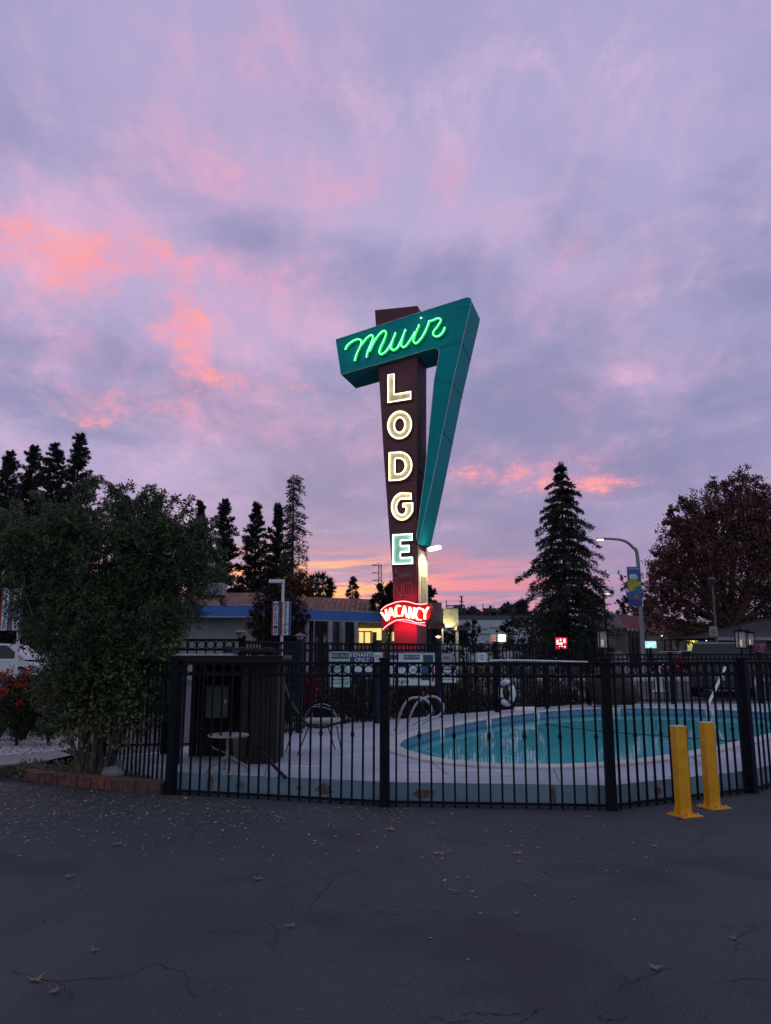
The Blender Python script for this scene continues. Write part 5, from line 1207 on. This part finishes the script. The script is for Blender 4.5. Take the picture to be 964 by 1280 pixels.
for a_, c_, y0, y1, Y1 in ((448.5,454.5,790,805,47.2),(456,463,790,805,47.4),(465,477,787,800,47.8),(448,477,785.3,788.5,47.5),(484.5,487.5,791,797,48.3),(490,493.5,790,801,48.6)):
    wd_ = quadbox(v(a_,Y1), v(c_,Y1+.05), height(a_,y1,Y1), height(a_,y0,Y1), .05, LITW, 'lit_window', of)
    quadbox(v(a_,Y1-.03), v(a_+.7,Y1-.03), height(a_,y1,Y1), height(a_,y0,Y1), .04, FRM, 'mullion', wd_)
quadbox(v(466,46.5), v(471,46.6), 0, height(466,790,46.5), .3, GLASSD, 'potted_column', of)
zr = height(270,741,45.5)
b = MB()
def roof(pa, pb, qa, qb, z0, z1, name='roof'):
    b = MB(); b.quad((pa.x,pa.y,z0),(pb.x,pb.y,z0),(qb.x,qb.y,z1),(qa.x,qa.y,z1)); b.quad((qa.x,qa.y,z1),(qb.x,qb.y,z1),(qb.x,qb.y+6,z0),(qa.x,qa.y+6,z0)); b.add([(pb.x,pb.y,z0),(qb.x,qb.y+6,z0),(qb.x,qb.y,z1)],[(0,1,2)]); return b.build(name, TILER, of)
roof(v(140,YL+.1), v(326,YL+.1), v(150,YL+5.5), v(330,YL+5.5), zt+.03, zr)
roof(v(340,YA+.1), v(478,YB+.1), v(352,YA+5.5), v(462,YB+3.6), zt+.03, zr+.02)
b = MB(); q = W(272,737,43.5); b.box((q.x,43.5,q.z), (.9,.7,.7)); ac = empty('air_conditioner', (q.x,43.5,q.z-.35), 'grey air conditioning unit on the clay tile roof, right box', 'air conditioner'); b.build('housing', mat('ac_grey', (.22,.25,.30), .6), ac, bevel=.03)
b = MB(); 
for i in range(5): b.box((q.x,43.14,q.z-.22+i*.1), (.75,.02,.03))
b.build('grille', mat('ac_dark', (.08,.09,.11), .6), ac)
b = MB(); b.box((q.x-.9,43.6,q.z-.05), (.8,.7,.6)); tag(b.build('air_conditioner', mat('ac_grey', ()), bevel=.12), 'grey duct box on the clay tile roof, left of the air conditioner', 'duct')

# brown cabinet and lit cream panel on an entry pavilion
pv = empty('entry_pavilion', (W(560,800,42).x, 42, 0), 'entry pavilion with flat dark canopy, brown cabinet and cream panel above', 'pavilion'); BRN = mat('brown_panel', (.12,.07,.075), .6); CRP = mat('cream_lit_panel', (.55,.53,.36), .6)
quadbox(v(534,42.2), v(552.5,42.2), height(545,779,42.2), height(545,753,42.2), 1.2, BRN, 'cabinet', pv)
quadbox(v(554,42.4), v(573,42.6), height(560,784,42.4), height(560,760.5,42.4), .3, CRP, 'lit_panel', pv)
quadbox(v(571,41.5), v(588,41.6), height(580,787.5,41.5), height(580,783,41.5), 2.5, mat('canopy_dark', (.04,.045,.06), .7), 'canopy', pv)
quadbox(v(538,41.6), v(556,41.6), height(545,785,41.6), height(545,779,41.6), 2.5, mat('canopy_red', (.10,.03,.035), .7), 'canopy', pv)
for x_, w_ in ((571.5,1.6),(553,1)): quadbox(v(x_-w_,42.3), v(x_+w_,42.3), 0, height(560,784,42.3), .3, FRM, 'column', pv)
b = MB()
for x_ in (549.5, 560.5): q = W(x_, 783.5, 41.9); b = MB(); b.lathe((q.x,41.9,q.z), [(.05,0),(.10,.04),(.08,.12),(0,.14)], 8); b.build('uplight', glow('uplight', (1.,.85,.45), 5.), pv)
for x_ in (557, 565): 
    al = bpy.data.lights.new('uplight', 'POINT'); al.energy = 22; al.color = (1,.85,.45); al.shadow_soft_size = .1; ao = bpy.data.objects.new('uplight', al); COL.objects.link(ao); ao.location = W(x_, 785, 41.9)
b = MB(); q = W(548, 797, 40); b.lathe((q.x,40,q.z), [(.0,-.05),(.12,0),(.16,.06),(0,.12)], 10); o = b.build('path_lamp', glow('path_lamp', (1.,.55,.42), 1.6), smooth=True); tag(o, 'small pinkish path lamp glowing in the shrubs right of the red pylon', 'lamp')

# ------------------------------------------------------------------ long white building, right buildings
lw = empty('warehouse', (W(640,800,95).x, 95, 0), 'long low windowless white building behind the street trees', 'building'); WHB = mat('warehouse_wall', (.52,.55,.62), .8, 0, .1, .2)
quadbox(v(560,95), v(735,95), 0, height(640,774,95), 12, WHB, 'wall', lw); quadbox(v(560,94.9), v(735,94.9), height(640,774.2,95), height(640,769.5,95), 12.4, mat('parapet', (.085,.095,.12), .8), 'parapet', lw)
for x_, y_ in ((585,782),(598,786),(612,784),(626,788),(640,792),(655,786),(600,792),(620,796),(672,798),(690,800)): quadbox(v(x_,94.85), v(x_+random.uniform(6,14),94.85), height(x_,y_+.5,95), height(x_,y_-.3,95), .1, mat('panel_joint', (.20,.21,.25), .8), 'panel_joint', lw)
rb_ = empty('shop_building', (W(795,800,72).x, 72, 0), 'beige shop building with a scalloped red mansard roof', 'building'); BEI = mat('shop_beige', (.12,.105,.095), .85, 0, .15, .8); RR = tiles('red_tiles', (.13,.022,.022), (.20,.04,.035), 2.); TAN = mat('tan_roof', (.11,.095,.08), .8)
c0, c1, c2 = v(742,76), v(779,70), v(832,82)
quadbox(c0, c1, 0, height(770,783,70), .4, BEI, 'wall', rb_); quadbox(c1, c2, 0, height(790,785,70), .4, BEI, 'wall', rb_)
z0, z1 = height(779,785,70), height(779,766,71.5)
d0, d1, d2 = v(744,77.5), v(771.5,73.5), v(829,84); b = MB(); b.quad((c0.x,c0.y-.5,z0),(c1.x,c1.y-.6,z0),(d1.x,d1.y,z1),(d0.x,d0.y,z1)); b.build('roof', TAN, rb_)
b = MB(); b.quad((c1.x,c1.y-.6,z0),(c2.x+.3,c2.y-.5,z0),(d2.x,d2.y,z1),(d1.x,d1.y,z1)); b.build('roof', RR, rb_)
b = MB(); b.quad((d0.x,d0.y,z1),(d1.x,d1.y,z1),(d2.x,d2.y,z1),(d0.x,d2.y,z1)); b.build('roof_deck', TAN, rb_)
b = MB(); u = (c2-c1).normalized(); n = 11; L = (c2-c1).length
for i in range(n):
    q = c1+u*(L*(i+.5)/n)+Vector((0,-.65,0)); pts = [q-u*L/n/2, q+u*L/n/2]; r_ = L/n/2
    arc_ = [Vector((q.x+u.x*r_*math.cos(s), q.y+u.y*r_*math.cos(s), z0-abs(math.sin(s))*.28)) for s in np.linspace(0, math.pi, 7)]; b.add(arc_, [tuple(range(7))])
b.build('scalloped_trim', mat('trim_pale', (.30,.24,.20), .7), rb_)
for x_ in (783,787.5,792,797,801,826): 
    f_ = (x_-779)/53; q = c1.lerp(c2, f_); b = MB(); b.box((q.x,q.y-.55,z0/2), (.22,.22,z0)); b.build('column', mat('col_dark', (.05,.03,.028), .7), rb_)
for a_, c_ in ((.12,.3),(.36,.55)): quadbox(c1.lerp(c2,a_)+Vector((0,-.03,0)), c1.lerp(c2,c_)+Vector((0,-.03,0)), .3, z0-.8, .05, GLASSD, 'window', rb_)
quadbox(c1.lerp(c2,.62)+Vector((0,-.03,0)), c1.lerp(c2,.72)+Vector((0,-.03,0)), .1, z0-1, .05, mat('door_brown', (.12,.07,.05), .6), 'door', rb_)
for i in range(3): quadbox(c0.lerp(c1,.2+.27*i)+Vector((0,-.03,0)), c0.lerp(c1,.215+.27*i)+Vector((0,-.03,0)), 0, z0-.1, .05, mat('col_dark', ()), 'pilaster', rb_)
# lower annex with shop front further right
an = empty('shop_annex', (W(850,800,86).x, 86, 0), 'dim low shop front under the maple between the red roof and the lit signs', 'building')
quadbox(v(828,84), v(900,88), 0, height(860,789,86), 6, mat('annex', (.075,.065,.07), .8), 'wall', an)
for a_, c_ in ((838,843),(846,851),(871,878)): quadbox(v(a_,84.2), v(c_,84.3), 1.6, 3.2, .1, mat('annex_win', (.16,.15,.14), .3), 'window', an)
quadbox(v(857,84.0), v(871,84.1), 0, height(860,797,84), .1, glow('shop_glow', (.75,.9,.4), .22), 'lit_doorway', an)
# grey hip roofed house at the right edge
gh = empty('hip_roof_house', (W(935,800,44).x, 44, 0), 'low building with a wide grey shingled hip roof at the right edge', 'building'); SH = tiles('shingles', (.045,.04,.045), (.075,.065,.07), 2.5)
e0, e1, r0_, r1_ = v(893,40), v(1090,40), v(968,46), v(1090,46); z0, z1 = height(930,797,40), height(968,768,46)
b = MB(); b.quad((e0.x,e0.y,z0),(e1.x,e1.y,z0),(r1_.x,r1_.y,z1),(r0_.x,r0_.y,z1)); b.add([(e0.x,e0.y,z0),(r0_.x,r0_.y,z1),(e0.x,52,z0)],[(0,1,2)]); b.quad((r0_.x,r0_.y,z1),(r1_.x,r1_.y,z1),(e1.x,52,z0),(e0.x,52,z0)); b.build('roof', SH, gh)
quadbox(v(893,39.95), v(1090,39.95), z0-.14, z0+.02, .06, FRM, 'gutter', gh); quadbox(v(905,41.2), v(1090,41.2), 0, z0, .3, BEI, 'wall', gh); quadbox(v(915,41.1), v(925,41.1), .4, 1.9, .05, GLASSD, 'window', gh)
# purple poster board
fo, p, w, h = board('poster', 942, 802, 958.5, 819, 27, 'purple poster with white lettering near the right edge', mat('poster_purple', (.13,.02,.065), .5), 'poster'); WD = mat('dim_white', (.5,.45,.48), .6)
for i, (s_, z_) in enumerate((('ALL NEW', .24),('— TO', .02),('VISIT', -.24))): text(s_, U, Z, p+Vector((0,-.009,h*z_)), .10, WD, 'lettering', fo)
for dx_ in (-.2,.2): b = MB(); b.tube([(p.x+dx_,p.y+.03,0),(p.x+dx_,p.y+.03,p.z)], .02, 5); b.build('leg', IRON, fo)
# square sign on a lamp pole
px = 897; Y = 38; q = W(px,812,Y); lp_ = empty('street_lamp', (q.x,Y,0), 'slender grey pole before the maple with an unlit lamp and square sign', 'street lamp'); zt = height(px,732,Y)
b = MB(); b.tube([(q.x,Y,0),(q.x,Y,zt)], [.09,.05], 10); b.build('pole', mat('pole_grey', (.09,.09,.095), .6), lp_, smooth=True)
b = MB(); b.lathe((q.x,Y,zt), [(.08,0),(.16,.12),(.20,.32),(.1,.42),(0,.45)], 10); b.build('lamp_head', mat('globe_dim', (.05,.05,.055), .5), lp_, smooth=True)
p_ = W(892, 789, Y-.15); b = MB(); b.box(p_, (.40,.02,.48)); sg = b.build('sign_plate', mat('plate', (.26,.27,.27), .5), lp_); b = MB(); b.tube([p_+Vector((.09*math.cos(s),-.015,.09*math.sin(s))) for s in np.linspace(0,2*math.pi,14,endpoint=False)], .02, 5, closed=True); b.build('emblem', mat('emblem', (.06,.09,.08), .5), sg)
# lit signs
def litsign(name, x0, y0, x1, y1, Y, lab, m, marks=(), pole=True, words=()):
    fo, p, w, h = board(name, x0, y0, x1, y1, Y, lab, m)
    for a_ in marks: patch(p, w, h, *a_[:4], a_[4], 'mark', fo, .012)
    for s_, cx_, cz_, sz_, mm in words: text(s_, U, Z, p+Vector((w*cx_,-.02,h*cz_)), h*sz_, mm, 'lettering', fo)
    if pole: b = MB(); b.tube([(p.x,p.y+.05,0),(p.x,p.y+.05,p.z-h*.4)], .08, 8); b.build('pole', IRON, fo)
    return fo
GW = glow('sign_white', (1.,.95,.95), 1.6); GR = glow('sign_red', (.9,.03,.05), .8)
litsign('lit_sign', 694.5, 797, 709, 811, 52, 'small square illuminated red and white sign at the foot of the redwood', GR, [(-.33,.05,.14,.5,GW),(-.05,-.12,.3,.34,GW),(.28,.2,.16,.34,GW),(.28,-.3,.14,.12,GW),(-.05,.30,.12,.2,GW)])
litsign('lit_sign', 806, 801.5, 820.5, 810, 58, 'illuminated pale blue sign in front of the scalloped roof', glow('sign_cyan', (.35,.75,.9), 1.0), [(.1,.15,.6,.12,GW),(-.1,-.15,.5,.12,GW)])
litsign('lit_sign', 861.5, 800, 869, 808, 80, 'square yellow illuminated sign above the shop doorway', glow('sign_yellow', (1.,.85,.10), 1.2), [(0,0,.3,.4,mat('mark_dark', (.05,.04,.01), .6))], pole=False)
litsign('lit_sign', 884.5, 803.5, 892, 809, 70, 'small yellow-green illuminated sign left of the dark parked vehicle', glow('sign_lime', (.75,1.,.08), 1.1), [(0,0,.5,.3,mat('mark_dark', ()))])
for x_, y_, s_ in ((822,795,.14),(828.5,795,.14),(883,800,.12)):
    q = W(x_, y_, 80); b = MB(); b.lathe(q, [(0,-s_),(s_,0),(0,s_)], 8); o = b.build('wall_light', glow('wall_light', (1.,.92,.8), 4.)); tag(o, {822:'left of two bright wall lights right of the red roof',828.5:'right of two bright wall lights beside the red roof',883:'bright wall light above the yellow-green sign'}[x_], 'lamp')
q = W(627.5, 797.5, 45); lb_ = empty('lit_monument', (q.x,45,0), 'bright glowing white box lamp on a low post before the white building', 'lamp'); b = MB(); b.box((q.x,45,q.z), (.42,.3,.40)); b.build('diffuser', glow('warm_box', (1.,.78,.48), 4.5), lb_, bevel=.06); b = MB(); b.tube([(q.x,45,0),(q.x,45,q.z-.2)], .07, 8); b.build('post', mat('post_br', (.2,.13,.08), .7), lb_)
for i in range(3): b = MB(); b.box((q.x-.50,45.05,q.z-.13+i*.13), (.30,.03,.05)); b.build('louvre', glow('warm_bar', (1.,.32,.16), .55), lb_)
# street lights
def streetlight(px, base, Y, topy, hx, hy, lab, lit=3., r=.10, banner=None):
    q = W(px, 812, Y); lo = empty('street_light', (q.x,Y,0), lab, 'street light', 'curved arm street lights'); hd = W(hx,hy,Y); zt = height(px,topy,Y)
    sh_ = V2(q.x, Y); P = [Vector((q.x,Y,0)), Vector((q.x,Y,zt*.5)), Vector((q.x,Y,zt))]; dx_ = hd.x-q.x
    P += [Vector((q.x+dx_*.12,Y,zt+(hd.z-zt)*.55)), Vector((q.x+dx_*.40,Y,zt+(hd.z-zt)*.92)), Vector((hd.x-.05*dx_,Y,hd.z+.02))]
    P = smoothpath(P, 5); b = MB(); b.tube(P, np.linspace(r,r*.45,len(P)).tolist(), 10); b.build('pole', mat('galvanised', (.22,.24,.24), .5, .3, .15, 3), lo, smooth=True)
    b = MB(); sgn_ = -1 if dx_ < 0 else 1; b.box((hd.x,Y,hd.z), (.55,.22,.10)); h_ = b.build('lamp_head', mat('galvanised', ()), lo, bevel=.03)
    b = MB(); b.box((hd.x+sgn_*.08,Y-.02,hd.z-.06), (.34,.2,.06)); b.build('lens', glow('sodium', (1.,.80,.45), lit), h_, bevel=.02)
    return lo, q
# the big one with a community banner
lo, q = streetlight(804, 812, 42, 697, 752, 673.5, 'tall street light with a long curved arm and colourful blue banner', 5., .13)
x0, x1 = W(784,730,42).x, W(800.5,730,42).x; z0, z1 = height(792,757,42), height(792,709,42); cx = (x0+x1)/2; w = x1-x0; h = z1-z0
b = MB(); b.box((cx,41.9,(z0+z1)/2), (w,.03,h)); bn = b.build('banner', mat('banner_sky', (.03,.12,.38), .6), lo)
def blob(pts, m, name, yy): b = MB(); b.add([(cx+w*a_, yy, (z0+z1)/2+h*c_) for a_, c_ in pts], [tuple(range(len(pts)))]); o = b.build(name, m, bn); s_ = o.modifiers.new('s','SOLIDIFY'); s_.thickness = .006
blob([(-.48,.05),(-.48,.12),(-.2,.2),(.1,.16),(.48,.1),(.48,.0),(.1,-.02),(-.1,-.12),(-.48,-.16)], mat('bn_yellow', (.42,.36,.03), .6), 'hill_shape', 41.87)
blob([(-.4,.24),(-.3,.31),(.1,.32),(.3,.24),(.2,.17),(-.3,.18)], mat('bn_white', (.5,.6,.5), .6), 'cloud_shape', 41.865)
blob([(.48,.02),(.1,-.04),(-.2,-.16),(-.1,-.25),(.48,-.22)], mat('bn_cyan', (.02,.17,.34), .6), 'water_shape', 41.862)
blob([(.3*math.cos(s)*.6+.1, -.29+.06*math.sin(s)) for s in np.linspace(0,6,12)], mat('bn_orange', (.40,.12,.05), .6), 'sun_shape', 41.858)
blob([(-.48,-.5),(.48,-.5),(.48,-.36),(.1,-.34),(-.2,-.37),(-.48,-.34)], mat('bn_blue2', (.03,.05,.30), .6), 'ground_shape', 41.855)
text('DOWNTOWN', U, Z, (cx,41.87,z1-h*.05), .12, WHITE, 'lettering', bn)
for z in (z0,z1): b = MB(); b.tube([(x0,41.93,z),(q.x,41.95,z)], .02, 5); b.build('banner_bracket', mat('galvanised', ()), lo)
lo, q = streetlight(737, 812, 62, 751, 757.5, 741, 'shorter lit street light in front of the redwood with a small blue banner', 11., .07)
x0, x1 = W(737.8,770,62).x, W(745,770,62).x; z0, z1 = height(740,781,62), height(740,759,62)
b = MB(); b.box(((x0+x1)/2,61.9,(z0+z1)/2), (x1-x0,.03,z1-z0)); bn = b.build('banner', mat('banner_lblue', (.09,.20,.42), .6), lo)
for fz in (.2,-.1): b = MB(); b.box(((x0+x1)/2,61.87,(z0+z1)/2+(z1-z0)*fz), ((x1-x0)*.6,.01,(z1-z0)*.2)); b.build('emblem', mat('dim_white', ()), bn)
# utility pole and far pylons
q = W(757.5,812,66); up = empty('utility_pole', (q.x,66,0), 'dark wooden utility pole just right of the small lit street light', 'utility pole'); zt = height(757,738,66)
b = MB(); b.tube([(q.x+.25,66,0),(q.x,66,zt)], [.15,.10], 8); b.build('pole', BARKD, up, smooth=True)
for z, w_ in ((zt-.5,1.2),(zt-1.2,1.0)): b = MB(); b.box((q.x+.2,66,z), (w_,.1,.09)); b.build('crossarm', BARKD, up)
def lattice(px, top, base, Y, w, lab, arms=3, cat='transmission tower'):
    q = W(px,800,Y); zt = height(px,top,Y); to = empty('transmission_tower', (q.x,Y,0), lab, cat); k = Y/F; h2 = w*k/2; r = .09*Y/200; b = MB()
    lv = np.linspace(0, 1, 11)
    for sx_ in (-1,1):
        for sy_ in (-1,1): b.tube([(q.x+sx_*h2,Y+sy_*h2,0),(q.x+sx_*h2*.45,Y+sy_*h2*.45,zt)], r, 4)
    for a_, c_ in zip(lv[:-1], lv[1:]):
        wa, wc = h2*(1-.55*a_), h2*(1-.55*c_)
        b.tube([(q.x-wa,Y-wa,zt*a_),(q.x+wc,Y-wc,zt*c_)], r*.7, 3); b.tube([(q.x+wa,Y-wa,zt*a_),(q.x-wc,Y-wc,zt*c_)], r*.7, 3)
    ST = mat('tower_steel', (.06,.06,.07), .7); b.build('mast', ST, to)
    for i in range(arms):
        z = zt*(1-.085*i)-.2; L = h2*(2.6-.1*i); b = MB(); b.tube([(q.x-L,Y,z),(q.x+L*(.6 if px < 450 else .25 if arms > 2 else 1),Y,z)], r, 4); b.tube([(q.x-L,Y,z),(q.x,Y,z+zt*.03)], r*.7, 3); b.build('crossarm', ST, to)
    return to
lattice(475, 706, 770, 220, 8, 'lattice transmission tower with side arms left of the sign pylon', 3)
lattice(413, 722, 760, 200, 2.5, 'slim pole-like tower with short arms above the tiled roof', 2)
lattice(386, 728, 760, 210, 2.0, 'slim far mast just left of the palm above the tiled roof', 1)
lattice(578, 745, 775, 200, 2.2, 'far mast directly above the lit cream panel', 2)
for x0, x1, y, lab in ((558,581,757,'far steel gantry beam above the cream panel'),(604,622,761,'far steel gantry beam above the white building')):
    Y = 215; b = MB(); p0, p1 = W(x0,y,Y), W(x1,y,Y); gt = empty('gantry', (p0.x,Y,0), lab, 'gantry')
    b.tube([p0,p1], .16, 4); b.tube([p0+Vector((0,0,-.7)),p1+Vector((0,0,-.7))], .12, 4)
    for i in range(8): f_ = i/8; b.tube([p0.lerp(p1,f_), p0.lerp(p1,f_+.125)+Vector((0,0,-.7))], .07, 3)
    b.build('beam', mat('tower_steel', ()), gt)
    for p in (p0,p1): b = MB(); b.tube([(p.x,Y,0),(p.x,Y,p.z+ (1.5 if p is p0 else 0))], .13, 4); b.build('leg', mat('tower_steel', ()), gt)
b = MB(); q = W(597.5,812,60); b.tube([(q.x,60,0),(q.x,60,height(597,781,60))], .06, 6); tag(b.build('flag_pole', WHITE), 'thin white pole standing by the pickup in front of the white building', 'pole')
b = MB(); q = W(666,812,66); b.tube([(q.x,66,0),(q.x,66,height(666,770,66))], .07, 6); tag(b.build('thin_pole', IRON), 'thin dark pole in front of the white building left of the redwood', 'pole')

# ------------------------------------------------------------------ vehicles
TYRE = mat('tyre', (.015,.015,.016), .8); HUB = mat('hub', (.35,.35,.37), .35, .7)
def vehicle(name, loc, rz, L, Wd, H, paint, lab, cat, kind='suv', lit=False, group=None):
    """local: x along the length (front +x), y across; built at the origin then placed"""
    vo = empty(name, (0,0,0), lab, cat, group); hw = Wd/2; zb = .28 if kind != 'sedan' else .20; zs = H*.56
    prof = {'suv': [(-.5,zb),(-.5,zs*.85),(-.49,zs),(.22,zs),(.46,zs*.88),(.5,zs*.70),(.5,zb)], 'sedan': [(-.5,zb+.1),(-.5,zs*.86),(-.47,zs),(.25,zs),(.47,zs*.80),(.5,zs*.6),(.5,zb)],
            'van': [(-.5,zb),(-.5,zs*.9),(-.495,zs),(.30,zs),(.47,zs*.78),(.5,zs*.6),(.5,zb)], 'pickup': [(-.5,zb+.05),(-.5,zs),(.22,zs),(.47,zs*.92),(.5,zs*.72),(.5,zb)]}[kind]
    cab = {'suv': [(-.485,zs),(-.455,H*.97),(-.42,H),(.06,H),(.12,H*.96),(.24,zs)], 'sedan': [(-.36,zs),(-.22,H*.97),(-.18,H),(.02,H),(.08,H*.96),(.24,zs)],
           'van': [(-.495,zs),(-.47,H*.97),(-.44,H),(.14,H),(.20,H*.96),(.38,zs)], 'pickup': [(-.10,zs),(-.08,H*.97),(-.05,H),(.12,H),(.16,H*.96),(.27,zs)]}[kind]
    b = MB(); b.prism([Vector((x*L,-hw,z)) for x,z in prof], [], (0,Wd,0)); b.build('body', paint, vo, bevel=.06, smooth=True)
    tw = hw*.80; b = MB(); n = len(cab); vs = []
    for s_ in (-1,1):
        for x,z in cab: f_ = (z-zs)/(H-zs); vs.append((x*L, s_*(hw*.96*(1-f_)+tw*f_), z))
    b.add(vs, [tuple(range(n)), tuple(range(2*n-1,n-1,-1))]+[(i,i+1,n+i+1,n+i) for i in range(n-1)]); b.build('cabin', paint, vo, bevel=.03, smooth=True)
    x0c, x1c = cab[0][0]*L, cab[-1][0]*L; xt0, xt1 = cab[2][0]*L, cab[3][0]*L; z0, z1 = zs+.05, H-.09; f0_, f1_ = .08, (z1-zs)/(H-zs)
    yo = lambda f_: hw*.96*(1-f_)+tw*f_+.012
    nw = 3 if kind in ('suv','van') else 2 if kind == 'sedan' else 1
    for s_ in (-1,1):
        for i in range(nw):
            fa, fb = i/nw+.02, (i+1)/nw-.02; xa0, xb0 = x0c+.12+(x1c-x0c-.32)*fa, x0c+.12+(x1c-x0c-.32)*fb; xa1, xb1 = xt0+.04+(xt1-xt0-.04)*fa, xt0+.04+(xt1-xt0-.04)*fb
            b = MB(); b.quad((xa0,s_*yo(f0_),z0),(xb0,s_*yo(f0_),z0),(xb1,s_*yo(f1_),z1),(xa1,s_*yo(f1_),z1)); b.build('side_window', GLASSD, vo)
    b = MB(); xr0, xr1 = x0c-.012, cab[1][0]*L-.012; b.quad((xr0+(xr1-xr0)*.1,-hw*.84,z0),(xr0+(xr1-xr0)*.1,hw*.84,z0),(xr1,tw*.88,z1),(xr1,-tw*.88,z1)); b.build('rear_window', GLASSD, vo)
    b = MB(); xr0, xr1 = x1c+.012, cab[4][0]*L+.012; b.quad((xr0+(xr1-xr0)*.1,-hw*.84,z0),(xr0+(xr1-xr0)*.1,hw*.84,z0),(xr1,tw*.88,z1),(xr1,-tw*.88,z1)); b.build('windscreen', GLASSD, vo)
    wr = .36 if kind != 'sedan' else .32
    for x in (-.31*L, .31*L):
        for s_ in (-1,1):
            b = MB(); b.lathe((0,0,0), [(wr*.7,-.1),(wr*.96,-.11),(wr,-.07),(wr,.07),(wr*.96,.11),(wr*.7,.1)], 20, M=Matrix.Rotation(R(90),4,'X')); b.v = [Vector(v_)+Vector((x,s_*(hw-.08),wr)) for v_ in b.v]; w_ = b.build('wheel', TYRE, vo, smooth=True)
            b = MB(); b.lathe((0,0,0), [(wr*.6,-.02),(wr*.5,.02),(wr*.15,.04),(0,.04)], 12, M=Matrix.Rotation(R(90 if s_ < 0 else -90),4,'X')); b.v = [Vector(v_)+Vector((x,s_*(hw+.035),wr)) for v_ in b.v]; b.build('rim', HUB, w_)
    TL = glow('tail_lit', (1.,.04,.05), 4.) if lit else mat('tail_red', (.22,.008,.01), .25)
    for s_ in (-1,1):
        b = MB(); b.box((-L/2-.005,s_*hw*.84,zs*.78), (.05,hw*.24,.22)); b.build('tail_light', TL, vo, bevel=.01)
        b = MB(); b.box((L/2-.03,s_*hw*.78,zs*.62), (.06,hw*.3,.14)); b.build('headlight', mat('head_glass', (.5,.5,.52), .1), vo, bevel=.01)
        b = MB(); b.box((x1c-.45,s_*(hw+.08),zs+.09), (.12,.16,.12)); b.build('wing_mirror', paint, vo, bevel=.02)
    for x in (-L/2-.03, L/2+.0): b = MB(); b.box((x,0,zb+.14), (.14,Wd*.96,.18)); b.build('bumper', mat('bumper', (.03,.03,.034), .6) if kind != 'van' else paint, vo, bevel=.03)
    b = MB(); b.box((-L/2-.035,0,zs*.62), (.012,.32,.14)); b.build('licence_plate', mat('plate', ()), vo)
    vo.location = loc; vo.rotation_euler = (0,0,rz); return vo
PW = mat('car_white', (.62,.64,.70), .22, 0, .05, 1.5); PK = mat('car_black', (.012,.014,.02), .2, 0, .1, 1.5); PS = mat('car_silver', (.35,.36,.40), .25, .4, .05); PR = mat('car_red', (.25,.012,.015), .22, 0, .05)
q = W(48, 840, 40); vehicle('parked_van', (q.x-2.5, 41, .05), R(0), 5.0, 1.95, 1.88, PW, 'white van parked behind the left banner pole and red flowers', 'van', 'van')
q = W(909, 850, 27.2); vehicle('parked_suv', (q.x+.4, 28.4, 0), R(64), 4.9, 2.0, 1.87, PK, 'black sport utility vehicle parked beyond the low fence at right', 'car', 'suv')
q = W(601, 810, 62); vehicle('parked_pickup', (q.x, 62, .42), R(172), 5.2, 1.9, 1.85, PW, 'white pickup parked in front of the long white building', 'pickup', 'pickup')
q = W(863, 812, 52); vehicle('sedan', (q.x, 52, 0), R(75), 4.6, 1.8, 1.55, PS, 'silver car with lit red tail lights on the street', 'car', 'sedan', lit=True)
q = W(848, 812, 56); vehicle('sedan', (q.x, 58, 0), R(80), 4.6, 1.8, 1.50, PK, 'dark car with lit tail lights farther along the street', 'car', 'sedan', lit=True)
q = W(880, 825, 45); vehicle('sedan', (q.x, 46, 0), R(10), 4.4, 1.8, 1.15, PR, 'low red car partly hidden by the pickets left of the black vehicle', 'car', 'sedan')
